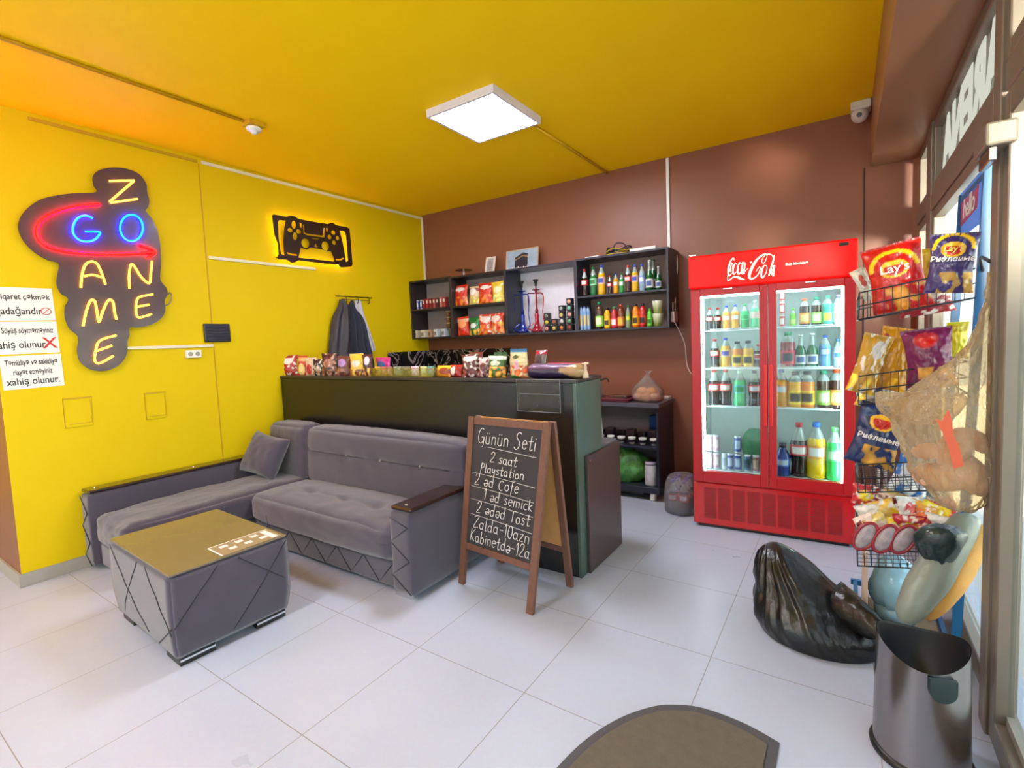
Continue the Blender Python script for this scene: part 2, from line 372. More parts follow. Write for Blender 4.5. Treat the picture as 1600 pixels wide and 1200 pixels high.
# pink glowing tube lamp on the ceiling near the left
t = thing('tube_lamp', 'pink glowing tube lamp hanging below the yellow ceiling', 'lamp', (-3.9, -0.1, 2.78))
link('glow_tube', tube(B(), [(0, -0.7, 0), (0, 0.55, 0)], 0.018, 10), emit('pink_tube_light', (255, 90, 160), 20), t)
bm = B(); tube(bm, [(0, -0.5, 0.017), (0, -0.5, ZC - 2.78)], 0.004, 6); tube(bm, [(0, 0.4, 0.017), (0, 0.4, ZC - 2.78)], 0.004, 6); link('suspension_rod', bm, chrome, t)

# ------------------------------------------------------------------ conduits and trunking
def bar_thing(name, lab, cat, a, b_, mt, r=0.003, group=None):
    return tag(link(name, box(B(), a, b_, r, 1), mt), lab, cat, group)
def conduit(lab, x, y0, y1):
    o = link('cable_conduit', tube(B(), [(x, y0, ZC - 0.012), (x, y1, ZC - 0.012)], 0.011, 8), mat('yellow_painted_conduit', (206, 158, 10), 0.5)); return tag(o, lab, 'conduit')
conduit('yellow painted conduit on the ceiling leading to the smoke detector', -3.415, -3.0, 1.86)
conduit('yellow painted conduit on the ceiling between the lamp and back wall', -1.90, 3.09, 4.46)
t = thing('smoke_detector', 'small white smoke detector on a yellow box on the ceiling', 'smoke detector', (-3.415, 1.93, ZC))
link('mounting_box', box(B(), (-0.055, -0.055, -0.03), (0.055, 0.055, 0), 0.004), MC['yellow_painted_conduit'], t)
link('sensor_head', lathe(B(), [(0.0, -0.075), (0.018, -0.075), (0.022, -0.06), (0.045, -0.055), (0.05, -0.04), (0.04, -0.03), (0, -0.03)], 20), white, t)
tr = mat('white_trunking', (226, 218, 196), 0.45)
bar_thing('cable_trunking', 'long white trunking running under the ceiling edge of the yellow wall', 'trunking', (XW, 2.0, 2.945), (XW + 0.018, YB - 0.02, 2.970), tr)
bar_thing('cable_trunking', 'white vertical trunking in the corner of yellow and brown walls', 'trunking', (XW, YB - 0.022, 2.19), (XW + 0.02, YB, 2.970), tr)
bar_thing('cable_trunking', 'short white trunking on the yellow wall just below the game pad sign', 'trunking', (XW, 1.995, 2.19), (XW + 0.018, 2.956, 2.215), tr)
bar_thing('cable_trunking', 'white trunking on the yellow wall between neon sign and dark panel', 'trunking', (XW, 1.33, 1.475), (XW + 0.018, 1.977, 1.497), tr)
bar_thing('cable_trunking', 'white vertical trunking on the brown wall above the bottle shelf', 'trunking', (oY(1043, 250, YB).x - 0.012, YB - 0.018, 2.17), (oY(1043, 250, YB).x + 0.014, YB, 2.985), mat('bright_white_trunking', (238, 236, 236), 0.4))

# ------------------------------------------------------------------ neon sign
def wallpt(zx, zy, X, s=3.0, o=(0, 240)):
    p = oX(o[0] + zx / s, o[1] + zy / s, X); return (p.y, p.z)
t = thing('neon_sign', 'neon sign reading GO GAME ZONE with red arrow on dark shaped board', 'neon sign', (XW, 0, 0))
Xn = XW + 0.035
outl = [(435,110),(460,80),(520,65),(590,70),(650,95),(685,140),(690,180),(700,220),(695,250),(685,270),(715,310),(740,370),(752,440),(755,520),(752,590),(780,630),(785,655),(772,690),(775,730),(762,765),(725,795),(680,810),(640,815),(608,815),(607,850),(598,880),(597,930),(575,975),(535,1005),(480,1020),(420,1010),(375,975),(362,920),(368,880),(360,850),(325,820),(305,770),(305,720),(320,680),(285,655),(265,610),(270,560),(275,515),(225,500),(165,465),(110,410),(85,350),(95,300),(130,255),(190,215),(270,195),(350,185),(450,180),(440,150)]
po = [wallpt(x, y, Xn) for x, y in outl]
bm = B(); sm = [tuple(q[:2]) for q in catmull([(a, b_, 0) for a, b_ in po], 4, True)]
prism(bm, sm, 0.006, (Xn - XW, 0, 0), (0, 1, 0), (0, 0, 1), (-1, 0, 0)); link('backboard', bm, mat('dark_acrylic', (72, 54, 62), 0.3, coat=0.3), t)
bm = B()
for (yy, zz) in ((1.05, 2.2), (1.5, 2.7), (1.6, 1.8), (1.2, 1.4)): tube(bm, [(0.0, yy, zz), (Xn - XW - 0.006, yy, zz)], 0.008, 8)
link('wall_spacer', bm, chrome, t)
ny = emit('yellow_neon', (255, 176, 48), 6); nb = emit('blue_neon', (0, 30, 255), 62); nr = emit('red_neon', (255, 0, 0), 34)
def neon(name, strokes, m_, lab, r=0.0065, sm=True):
    bm = B()
    for st in strokes:
        P = [wallpt(x, y, Xn + 0.016) for x, y in st]; P = [(Xn + 0.014 - XW, a, b_) for a, b_ in P]
        tube(bm, catmull(P, 5) if sm else P, r, 8)
    o = link(name, bm, m_, t); o['label'] = lab
neon('neon_letter', [[(513,128),(630,125),(628,128),(515,225),(518,230),(645,212)]], ny, 'yellow neon letter Z', sm=False)
neon('neon_letter', [[(435,303),(400,290),(365,303),(345,335),(343,370),(365,400),(400,412),(440,405),(462,385),(465,367),(400,365)]], nb, 'blue neon letter G')
neon('neon_letter', [[(617 + 53 * math.sin(a * PI / 8), 348 - 62 * math.cos(a * PI / 8)) for a in range(17)]], nb, 'blue neon letter O')
neon('neon_arrow', [[(470,238),(380,245),(290,265),(215,300),(180,340),(180,385),(210,425),(270,450),(350,463),(450,470),(560,470),(650,467),(725,462)], [(650,428),(690,440),(727,461),(695,487)]], nr, 'red neon arrow', 0.009)
neon('neon_letter', [[(380,628),(385,570),(400,522),(430,505),(457,518),(477,560),(495,612)], [(395,575),(435,568),(478,580)]], ny, 'yellow neon letter A')
neon('neon_letter', [[(608,632),(606,570),(615,520),(632,530),(660,575),(700,608),(708,560),(713,503)]], ny, 'yellow neon letter N')
neon('neon_letter', [[(718,660),(655,672),(640,700),(640,750),(655,768),(712,752)], [(642,718),(700,708)]], ny, 'yellow neon letter E of the word zone')
neon('neon_letter', [[(390,808),(405,740),(425,690),(445,692),(455,740),(464,790),(482,740),(508,688),(530,695),(538,745),(548,778)]], ny, 'yellow neon letter M')
neon('neon_letter', [[(545,852),(470,876),(450,920),(445,970),(470,982),(532,948)], [(455,925),(525,900)]], ny, 'yellow neon letter E of the word game')
# dangling cable of the neon sign
tag(link('neon_cable', tube(B(), catmull([(XW + 0.012, 1.66, 1.86), (XW + 0.014, 1.70, 1.90), (XW + 0.014, 1.69, 1.82), (XW + 0.012, 1.60, 1.78)], 6), 0.005, 6), clear('clear_cable', (220, 220, 230), 0.4, 0.1, 0.3)), 'thin clear cable looping beside the neon sign board', 'cable')

# ------------------------------------------------------------------ game pad sign
t = thing('game_pad_sign', 'black cut out game pad sign with yellow glow on yellow wall', 'wall sign', (XW, 0, 0))
Xg = XW + 0.045; gp = lambda x, y: wallpt(x, y, Xg, 10.667, (410, 320))
def poly(L): return [gp(x, y) for x, y in L]
def ell(cx, cy, rx, ry, k=0.15): return [gp(cx + rx * math.cos(a * PI / 12) , cy + ry * math.sin(a * PI / 12) + k * rx * math.cos(a * PI / 12)) for a in range(24)]
go = [(160,175),(180,160),(220,165),(400,200),(440,185),(490,180),(540,192),(590,230),(720,260),(900,290),(1090,320),(1130,300),(1180,302),(1230,340),(1400,370),(1450,400),(1470,600),(1500,990),(1480,1030),(1340,1045),(1300,1040),(1260,1000),(1000,975),(800,950),(600,925),(540,960),(480,965),(410,915),(260,910),(245,880),(270,820),(260,650),(200,500)]
gi = [[(255,290),(280,255),(390,265),(365,400),(350,600),(355,720),(370,850),(310,820),(270,560)], [(1285,430),(1360,435),(1395,490),(1430,930),(1390,955),(1380,860),(1340,650)],
      [(635,715),(740,745),(800,710),(980,740),(1080,780),(1140,770),(1200,905),(1195,945),(600,880)], [(690,330),(705,465),(760,485),(850,495),(1000,515),(1018,385),(1040,385),(1035,545),(860,525),(740,508),(685,480),(675,330)],
      [(395,785),(480,810),(580,825),(580,850),(500,845),(420,822)], [(1210,900),(1290,903),(1345,880),(1365,898),(1310,925),(1230,925)], [(620,310),(655,315),(655,385),(628,380)], [(1058,385),(1090,388),(1085,450),(1062,445)],
      [(820,550),(940,565),(935,580),(815,562)], [(850,690),(870,685),(875,655),(890,645),(905,660),(905,690),(930,698),(900,712)]]
inner = [poly(L) for L in gi] + [ell(715, 640, 68, 78), ell(1048, 688, 64, 78), ell(522, 335, 38, 66), ell(460, 422, 42, 36), ell(602, 445, 42, 38), ell(542, 525, 38, 66), ell(1180, 462, 34, 38), ell(1118, 537, 34, 38), ell(1250, 556, 28, 36), ell(1193, 630, 34, 38)]
holes('pad_plate', poly(go), inner, 0.006, Matrix(((0, 0, 1, Xg - XW), (1, 0, 0, 0), (0, 1, 0, 0), (0, 0, 0, 1))), mat('dark_brown_sign_plate', (44, 22, 18), 0.4), t)
cy_, cz_ = gp(830, 600); P = [(Xg - XW - 0.014, cy_ + (a - cy_) * 0.95, cz_ + (b_ - cz_) * 0.93) for a, b_ in poly(go)]
link('light_strip', tube(B(), P, 0.004, 6, closed=True), emit('warm_yellow_strip', (255, 190, 40), 16), t)
bm = B()
for (x, y) in ((230, 250), (1430, 480), (280, 870), (1440, 960)):
    a, b_ = gp(x, y); tube(bm, [(0, a, b_), (Xg - XW - 0.003, a, b_)], 0.006, 6)
link('wall_spacer', bm, blackp, t)

# ------------------------------------------------------------------ wall notices
def notice(lab, y0, y1, z0, z1, lines, tilt, x=False):
    t = thing('paper_notice', lab, 'notice', (XW, (y0 + y1) / 2, (z0 + z1) / 2)); t.rotation_euler = (tilt, 0, 0)
    hy, hz = (y1 - y0) / 2, (z1 - z0) / 2
    link('sheet', box(B(), (0.001, -hy, -hz), (0.003, hy, hz)), paperm, t)
    for i, (s, dz, dy) in enumerate(lines):
        text('printed_line', s, 0.062 if len(s) < 14 else 0.05, fr((0.0036, dy, dz), (0, 1, 0), (0, 0, 1)), ink, t, 0.0003, sx=0.55 if len(s) > 14 else 0.75, bold=0.0008)
    return t
n1 = notice('white paper notice about smoking, topmost of three by the neon sign', 0.757, 1.03, 1.68, 1.885, [('Siqaret çəkmək', 0.045, 0.0), ('qadağandır', -0.045, -0.03)], 0.02)
bm = B(); tube(bm, [(0.004, 0.095 + 0.024 * math.cos(a * PI / 8), -0.045 + 0.022 * math.sin(a * PI / 8)) for a in range(16)], 0.0022, 6, closed=True); tube(bm, [(0.004, 0.08, -0.06), (0.004, 0.11, -0.03)], 0.002, 6); link('no_smoking_symbol', bm, redink, n1)
n2 = notice('white paper notice with a red cross, middle of three by the neon sign', 0.757, 1.035, 1.47, 1.672, [('Söyüş söyməməyiniz', 0.045, 0.0), ('xahiş olunur.', -0.045, -0.04)], 0.015)
text('red_cross', 'X', 0.1, fr((0.0036, 0.095, -0.04), (0, 1, 0), (0, 0, 1)), redink, n2, 0.0004, bold=0.001)
n3 = notice('white paper notice with three text lines, lowest of three by the neon sign', 0.757, 1.04, 1.25, 1.46, [('Təmizliyə və sakitliyə', 0.06, 0.0), ('riayət etməyiniz', 0.0, 0.0), ('xahiş olunur.', -0.06, 0.0)], 0.02)
# dark vent panel, socket, blank plates
t = thing('dark_wall_panel', 'small dark ribbed panel on the yellow wall above a white socket', 'wall panel', (XW, 2.012, 1.59))
link('panel_frame', box(B(), (0, -0.1, -0.075), (0.02, 0.1, 0.075), 0.006), mat('dark_blue_plastic', (26, 28, 46), 0.3), t)
bm = B()
for k in range(5): box(bm, (0.019, -0.085, -0.055 + k * 0.024), (0.025, 0.085, -0.042 + k * 0.024), 0.002, 1)
link('louvre', bm, mat('navy_plastic', (40, 44, 66), 0.25), t)
t = thing('wall_socket', 'white double wall socket just below the white trunking', 'socket', (XW, 1.82, 1.425))
link('socket_plate', box(B(), (0, -0.055, -0.03), (0.03, 0.055, 0.03), 0.006), white, t)
bm = B()
for y in (-0.026, 0.026): tube(bm, [(0.028, y, 0), (0.0325, y, 0)], 0.017, 14)
link('socket_insert', bm, mat('grey_socket_insert', (150, 146, 140), 0.4), t)
for (y0, y1, z0, z1, lab) in ((1.025, 1.17, 0.965, 1.165, 'yellow painted blank wall hatch below the neon sign, left of two'), (1.478, 1.607, 0.95, 1.15, 'yellow painted blank wall hatch above the sofa arm, right of two')):
    t = thing('wall_hatch', lab, 'wall hatch', (XW, (y0 + y1) / 2, (z0 + z1) / 2)); hy, hz = (y1 - y0) / 2, (z1 - z0) / 2
    bm = B(); box(bm, (0, -hy, -hz), (0.006, hy, hz), 0.002, 1); link('hatch_plate', bm, yellow, t)
    bm = B()
    box(bm, (0.006, -hy - 0.003, hz - 0.008), (0.012, hy + 0.003, hz)); box(bm, (0.0, -hy - 0.003, -hz), (0.009, -hy, hz)); box(bm, (0.006, -hy * 0.72, -hz + 0.02), (0.008, hy * 0.9, -hz + 0.025)); box(bm, (0.006, hy * 0.88, -hz + 0.02), (0.008, hy * 0.92, hz - 0.025))
    link('hatch_rim', bm, ysm, t)

# ------------------------------------------------------------------ coat rack and clothes
t = thing('coat_rack', 'thin dark metal coat rack with hooks on the yellow wall', 'coat rack', (XW, 0, 0))
bm = B(); tube(bm, [(0.012, 3.16, 1.955), (0.012, 3.62, 1.955)], 0.005, 8); tube(bm, [(0.012, 3.23, 1.925), (0.012, 3.58, 1.925)], 0.003, 8); link('rack_bar', bm, mat('bronze_metal', (96, 74, 30), 0.35, 0.7), t)
for y in (3.26, 3.40, 3.545):
    link('hook', tube(B(), catmull([(0.01, y, 1.955), (0.05, y, 1.95), (0.058, y, 1.90), (0.035, y, 1.885)], 4), 0.0045, 8), MC['bronze_metal'], t)
def garment(name, lab, cat, pix, mt, x0, depth, folds, fold_amp, parts=None, sd=1):
    """hanging cloth; pix rows (y, left x, right x) on the wall plane"""
    bm = B(); nU = 40; rows = []
    ctrl = [(oX(a, y, XW + 0.06), oX(c, y, XW + 0.06)) for (y, a, c) in pix]
    L = catmull([p[0] for p in ctrl], 6); Rr = catmull([p[1] for p in ctrl], 6)
    nv = len(L)
    for sidei in (0, 1):
        g = []
        for i in range(nv):
            v = i / (nv - 1); row = []
            for k in range(nU + 1):
                u = k / nU; y = L[i].y + (Rr[i].y - L[i].y) * u; z = L[i].z + (Rr[i].z - L[i].z) * u
                env = math.sin(PI * u) ** 0.5
                d = depth * env * min(1, 0.35 + v * 1.2) + fold_amp * math.sin(folds * u * 2 * PI + sd + v * 1.5) * env * min(1, v * 2 + 0.1)
                d += 0.008 * noise.noise(Vector((u * 5, v * 7, sd)))
                x = x0 + (max(0.004, d) if sidei == 0 else 0)
                row.append(bm.verts.new((XW + x, y, z - 0.01 * noise.noise(Vector((u * 9, sd, 0))) * v)))
            g.append(row)
        for i in range(nv - 1):
            for k in range(nU):
                q = (g[i][k], g[i][k + 1], g[i + 1][k + 1], g[i + 1][k]); bm.faces.new(q if sidei else q[::-1])
    bmesh.ops.remove_doubles(bm, verts=bm.verts, dist=0.0008)
    bmesh.ops.recalc_face_normals(bm, faces=bm.faces)
    return tag(link(name, bm, mt, smooth=True), lab, cat)
garment('shirt', 'white printed shirt hanging on the right end of the coat rack', 'shirt', [(469, 559, 568), (490, 560, 573), (520, 566, 583), (545, 570, 591), (548, 575, 588)], mat('white_cotton', (205, 202, 220), 0.8, bump=0.2, bscale=100), 0.012, 0.02, 2.0, 0.012, sd=4)
garment('jacket', 'dark slim jacket hanging between the padded jacket and white shirt', 'jacket', [(469, 549, 553), (482, 545, 557), (500, 545, 570), (530, 546, 577), (562, 546, 585), (575, 546, 586)], mat('dark_navy_cloth', (40, 42, 62), 0.7, bump=0.3, bscale=60), 0.045, 0.04, 3.0, 0.02, sd=2)
garment('jacket', 'bulky dark grey padded jacket hanging on the left hook', 'jacket', [(468, 531, 539), (480, 528, 545), (497, 520, 548), (525, 516, 549), (550, 514, 549), (575, 514, 549)], mat('dark_grey_nylon', (52, 50, 62), 0.5, bump=0.5, bscale=30), 0.05, 0.09, 2.0, 0.02, sd=6)

# ------------------------------------------------------------------ sofa
def cushion(bm, a, b_, r=0.04, puff=0.02, sd=0, n=14, wr=0.004, top_only=False):
    """rounded upholstered block with slight puff and wrinkles"""
    a, b_ = Vector(a), Vector(b_); c = (a + b_) / 2; h = (b_ - a) / 2
    t = bmesh.new(); bmesh.ops.create_cube(t, size=2)
    bmesh.ops.subdivide_edges(t, edges=t.edges, cuts=n, use_grid_fill=True)
    for v in t.verts:
        p = Vector(v.co)
        q = Vector((p.x * h.x, p.y * h.y, p.z * h.z)); rr = min(r, h.x, h.y, h.z)
        inner = Vector((max(-h.x + rr, min(h.x - rr, q.x)), max(-h.y + rr, min(h.y - rr, q.y)), max(-h.z + rr, min(h.z - rr, q.z))))
        dlt = q - inner
        if dlt.length > 1e-6: q = inner + dlt.normalized() * rr
        nrm = dlt.normalized() if dlt.length > 1e-6 else Vector((0, 0, 0))
        fx = (1 - p.x ** 4) * (1 - p.y ** 4) if abs(p.z) > 0.99 else ((1 - p.x ** 4) * (1 - p.z ** 4) if abs(p.y) > 0.99 else (1 - p.y ** 4) * (1 - p.z ** 4))
        q += nrm * (puff * fx + wr * noise.noise((c + q) * 9 + Vector((sd, 0, 0))) + wr * 0.6 * noise.noise((c + q) * 22 + Vector((sd, 5, 0))))
        v.co = c + q
    for f in t.faces: f.smooth = True
    merge(bm, t, 0); return bm
def quilt_lines(bm, pts_pairs, r=0.0035):
    for a, b_ in pts_pairs: tube(bm, [a, b_], r, 5)
t = thing('corner_sofa', 'grey velvet corner sofa with wenge armrest boards against the black counter', 'sofa', (0, 0, 0))
XS0, XS1, YF, YBK = XW + 0.018, -1.985, 1.83, 2.475
bm = B(); box(bm, (-3.66, YF + 0.02, 0.035), (XS1 - 0.16, YBK - 0.02, 0.185), 0.012); link('seat_base', bm, velvet, t)
bm = B(); pts = []
x = -3.60
while x < XS1 - 0.28:
    pts += [((x, YF + 0.018, 0.045), (x + 0.13, YF + 0.018, 0.18)), ((x + 0.26, YF + 0.018, 0.045), (x + 0.13, YF + 0.018, 0.18))]; x += 0.26
quilt_lines(bm, pts, 0.0028); link('diamond_seams', bm, velvetd, t)
bm = B(); box(bm, (XW + 0.16, 1.10, 0.035), (-3.665, 1.86, 0.185), 0.012); box(bm, (XW + 0.16, 1.86, 0.035), (-3.665, YBK - 0.02, 0.185), 0.012); link('chaise_base', bm, velvet, t)
# main seat cushion with tuck dimples
bm = B(); cushion(bm, (-3.655, YF - 0.01, 0.19), (XS1 - 0.165, 2.30, 0.385), 0.055, 0.03, 3, 34, 0.006)
for v in bm.verts:
    if v.co.z > 0.3:
        for bx in (-3.2, -2.83, -2.5):
            dd = math.hypot((v.co.x - bx) * 1.0, (v.co.y - 2.03) * 1.2); v.co.z -= 0.022 * math.exp(-(dd / 0.05) ** 2) + 0.006 * math.exp(-((v.co.y - 2.03) / 0.02) ** 2) * math.exp(-((v.co.x - bx) / 0.25) ** 2)
        u = v.co.x + 2.35; w = v.co.y - 1.95
        v.co.z += 0.010 * math.sin(26 * (w + u * 0.55)) * math.exp(-((u) / 0.28) ** 2) * math.exp(-(w / 0.25) ** 2)
link('seat_cushion', bm, velvet, t, True)
bm = B()
for bx in (-3.39, -2.99, -2.6): tube(bm, [(bx, YF - 0.028, 0.20), (bx, YF - 0.036, 0.27), (bx, YF - 0.012, 0.36)], 0.0022, 5)
link('seat_seam', bm, velvetd, t)
bm = B(); cushion(bm, (XW + 0.155, 1.09, 0.19), (-3.665, 2.33, 0.385), 0.05, 0.02, 8, 30, 0.009); link('chaise_cushion', bm, velvet, t, True)
# backrests
def backrest(x0, x1, sd, nm, dim=()):
    bm = B(); cushion(bm, (x0, 2.27, 0.36), (x1, YBK, 0.80), 0.045, 0.02, sd, 30, 0.004)
    for v in bm.verts:
        v.co.y += (v.co.z - 0.36) * 0.06 if v.co.y < 2.4 else 0
        if v.co.y < 2.36:
            v.co.y += 0.012 * math.exp(-((v.co.z - 0.62) / 0.012) ** 2) * (1 if dim else 0)
            for bx in dim:
                dd = math.hypot(v.co.x - bx, v.co.z - 0.62); v.co.y += 0.02 * math.exp(-(dd / 0.035) ** 2)
    o = link(nm, bm, velvet, t, True); return o
backrest(XW + 0.16, -3.65, 11, 'chaise_backrest')
bk = backrest(-3.64, XS1 - 0.02, 13, 'backrest', (-3.13, -2.75, -2.36))
bm = B(); tube(bm, [(-3.60 + k * 0.1, 2.276 + 0.003 * math.sin(k), 0.62) for k in range(16)], 0.0026, 5); link('back_seam', bm, velvetd, t)
for bx in (-3.13, -2.75, -2.36):
    bm = B(); bmesh.ops.create_icosphere(bm, subdivisions=2, radius=0.010, matrix=Matrix.Translation((bx, 2.283, 0.62))); link('tuft_button', bm, mat('silver_button', (170, 160, 165), 0.3, 0.6), t, True)
# arms
bm = B(); cushion(bm, (XS1 - 0.165, YF - 0.01, 0.035), (XS1, YBK, 0.505), 0.02, 0.006, 5, 16, 0.002); link('right_arm', bm, velvet, t, True)
bm = B(); quilt_lines(bm, [((XS1 - 0.155, YF - 0.018, 0.14), (XS1 - 0.01, YF - 0.018, 0.24)), ((XS1 - 0.155, YF - 0.018, 0.33), (XS1 - 0.01, YF - 0.018, 0.24)), ((XS1 - 0.155, YF - 0.018, 0.33), (XS1 - 0.01, YF - 0.018, 0.43)), ((XS1 - 0.155, YF - 0.018, 0.14), (XS1 - 0.01, YF - 0.018, 0.05)), ((XS1 - 0.155, YF - 0.018, 0.47), (XS1 - 0.01, YF - 0.018, 0.43))], 0.0028); link('arm_seams', bm, velvetd, t)
bm = B(); box(bm, (XS1 - 0.158, YF, 0.508), (XS1 + 0.002, YBK - 0.04, 0.532), 0.010, 3); o = link('armrest_board', bm, wenge, t)
bm = B(); tube(bm, [(XS1 - 0.08, YF + 0.05, 0.531), (XS1 - 0.08, YF + 0.05, 0.536)], 0.010, 12); link('chrome_stud', bm, chrome, t)
bm = B(); cushion(bm, (XW + 0.018, 1.06, 0.035), (XW + 0.155, 2.40, 0.52), 0.02, 0.004, 6, 16, 0.002); link('left_arm', bm, velvet, t, True)
bm = B(); box(bm, (XW + 0.015, 1.065, 0.523), (XW + 0.155, 2.38, 0.547), 0.010, 3); link('armrest_board', bm, wenge, t)
bm = B()
for y in (1.12, 1.72): tube(bm, [(XW + 0.085, y, 0.546), (XW + 0.085, y, 0.551)], 0.009, 12)
link('chrome_stud', bm, chrome, t)
bm = B(); yq = 1.052
quilt_lines(bm, [((XW + 0.03, yq, 0.10), (XW + 0.145, yq, 0.2)), ((XW + 0.03, yq, 0.30), (XW + 0.145, yq, 0.2)), ((XW + 0.03, yq, 0.30), (XW + 0.145, yq, 0.4)), ((XW + 0.03, yq, 0.5), (XW + 0.145, yq, 0.4)), ((XW + 0.03, yq, 0.10), (XW + 0.14, yq, 0.04))], 0.003); link('arm_seams', bm, velvetd, t)
for (x, y) in ((XS1 - 0.10, YF + 0.03), (XW + 0.28, 1.14), (-3.75, 1.14), (XS1 - 0.1, 2.42)):
    bm = B(); box(bm, (x - 0.08, y - 0.015, 0), (x + 0.06, y + 0.02, 0.036), 0.003); link('foot', bm, chrome, t)
# throw pillow leaning in the chaise corner
bm = B(); g = {}; N = 22
for s in (0, 1):
    for i in range(N + 1):
        for j in range(N + 1):
            u, v = i / N * 2 - 1, j / N * 2 - 1
            th = 0.075 * max(0, (1 - u ** 4) * (1 - v ** 4)) ** 0.6
            pinch = 1 - 0.09 * (1 - u * u) * abs(v) ** 3; pinch2 = 1 - 0.09 * (1 - v * v) * abs(u) ** 3
            w = 0.006 * noise.noise(Vector((u * 4, v * 4, s * 3)))
            g[s, i, j] = bm.verts.new((u * 0.2 * pinch2, (th + w * (th > 0.01)) * (1 if s else -1), v * 0.175 * pinch))
    for i in range(N):
        for j in range(N):
            q = (g[s, i, j], g[s, i + 1, j], g[s, i + 1, j + 1], g[s, i, j + 1]); bm.faces.new(q if not s else q[::-1])
bmesh.ops.remove_doubles(bm, verts=bm.verts, dist=0.0005)
pil = tag(link('throw_pillow', bm, velvet, smooth=True), 'small square grey velvet pillow leaning in the sofa corner', 'pillow')
pil.location = (-3.985, 2.135, 0.575); pil.rotation_euler = (math.radians(-26), math.radians(9), math.radians(8))

# ------------------------------------------------------------------ coffee table
t = thing('coffee_table', 'grey velvet box coffee table with glass top in front of the sofa', 'coffee table', (-2.915, 1.167, 0), math.radians(-2.4))
bm = B(); hx, hy = 0.415, 0.272
tt = bmesh.new(); bmesh.ops.create_cube(tt, size=2); bmesh.ops.subdivide_edges(tt, edges=tt.edges, cuts=14, use_grid_fill=True)
for v in tt.verts:
    p = v.co.copy(); z = 0.235 + p.z * 0.2
    k = 1 - 0.05 * max(0, -p.z) ** 2.2
    bul = 1 + 0.012 * (1 - p.z ** 2)
    x = p.x * hx * k * bul; y = p.y * hy * k * bul
    if abs(p.z) < 0.999: x += 0.003 * noise.noise(Vector((p.x * 5, p.y * 5, p.z * 4))); y += 0.003 * noise.noise(Vector((p.x * 5, p.y * 5, p.z * 4 + 9)))
    v.co = (x, y, z)
bmesh.ops.bevel(tt, geom=[e for e in tt.edges if len(e.link_faces) == 2 and e.calc_face_angle(0) > 1.0], offset=0.012, segments=3, affect='EDGES')
for f in tt.faces: f.smooth = True
merge(bm, tt, 0); link('upholstered_body', bm, velvet, t)
def seam(bm, a, b_, side):
    P = []
    for i in range(13):
        u = a[0] + (b_[0] - a[0]) * i / 12; z = a[1] + (b_[1] - a[1]) * i / 12; pz = (z - .235) / .2
        k = (1 - .05 * max(0, -pz) ** 2.2) * (1 + .012 * (1 - pz * pz))
        if side == 0: P.append((u * k, -hy * k - .003 * noise.noise(Vector((u / hx * 5, -5, pz * 4 + 9))) * -1 - .0005, z))
        else: P.append((hx * k + .003 * noise.noise(Vector((5, u / hy * 5, pz * 4))) + .0005, u * k, z))
    tube(bm, P, .0032, 6)
bm = B()
for a, b_ in (((-0.39, 0.42), (0.08, 0.08)), ((0.02, 0.42), (-0.28, 0.08)), ((0.12, 0.42), (0.40, 0.16)), ((0.405, 0.20), (0.2, 0.06))):
    seam(bm, a, b_, 0)
for a, b_ in (((-0.07, 0.42), (-0.265, 0.2)), ((0.26, 0.42), (-0.02, 0.07)), ((0.02, 0.42), (0.24, 0.22))):
    seam(bm, a, b_, 1)
link('diamond_seams', bm, velvetd, t)
bm = B(); box(bm, (-hx + 0.004, -hy + 0.004, 0.436), (hx - 0.004, hy - 0.004, 0.446), 0.002, 1)
link('glass_top', bm, mat('tinted_glass_top', (112, 98, 80), 0.14, var=0.04, scale=8, coat=0.3, spec=0.5), t)
for sx_ in (-1, 1):
    for sy_ in (-1, 1):
        x0_, y0_ = sx_ * (hx - 0.11), sy_ * (hy - 0.10)
        bm = B(); box(bm, (x0_ - .08, y0_ - .075, 0), (x0_ + .08, y0_ + .075, 0.045), 0.003)
        ft = link('foot', bm, blackp, t)
        xe = x0_ + sx_ * .0805; ye = y0_ + sy_ * .0755
        bm = B(); box(bm, (min(xe, xe + sx_ * .003), y0_ - .074, .022), (max(xe, xe + sx_ * .003), y0_ + .074, .031)); link('chrome_strip', bm, chrome, ft)
M0 = Matrix.Translation((-2.915, 1.167, 0)) @ Matrix.Rotation(math.radians(-2.4), 4, 'Z')
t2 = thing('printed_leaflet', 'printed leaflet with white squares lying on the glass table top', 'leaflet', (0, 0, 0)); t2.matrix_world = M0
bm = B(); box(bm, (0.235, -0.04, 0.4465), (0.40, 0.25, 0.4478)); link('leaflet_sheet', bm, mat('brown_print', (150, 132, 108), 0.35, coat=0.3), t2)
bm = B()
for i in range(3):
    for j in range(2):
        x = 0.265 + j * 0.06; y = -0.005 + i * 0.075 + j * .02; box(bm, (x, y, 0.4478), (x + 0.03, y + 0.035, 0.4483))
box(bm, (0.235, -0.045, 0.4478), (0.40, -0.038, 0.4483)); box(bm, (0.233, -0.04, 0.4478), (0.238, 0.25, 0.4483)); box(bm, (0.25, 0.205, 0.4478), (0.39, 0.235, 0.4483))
link('white_squares', bm, paperm, t2)

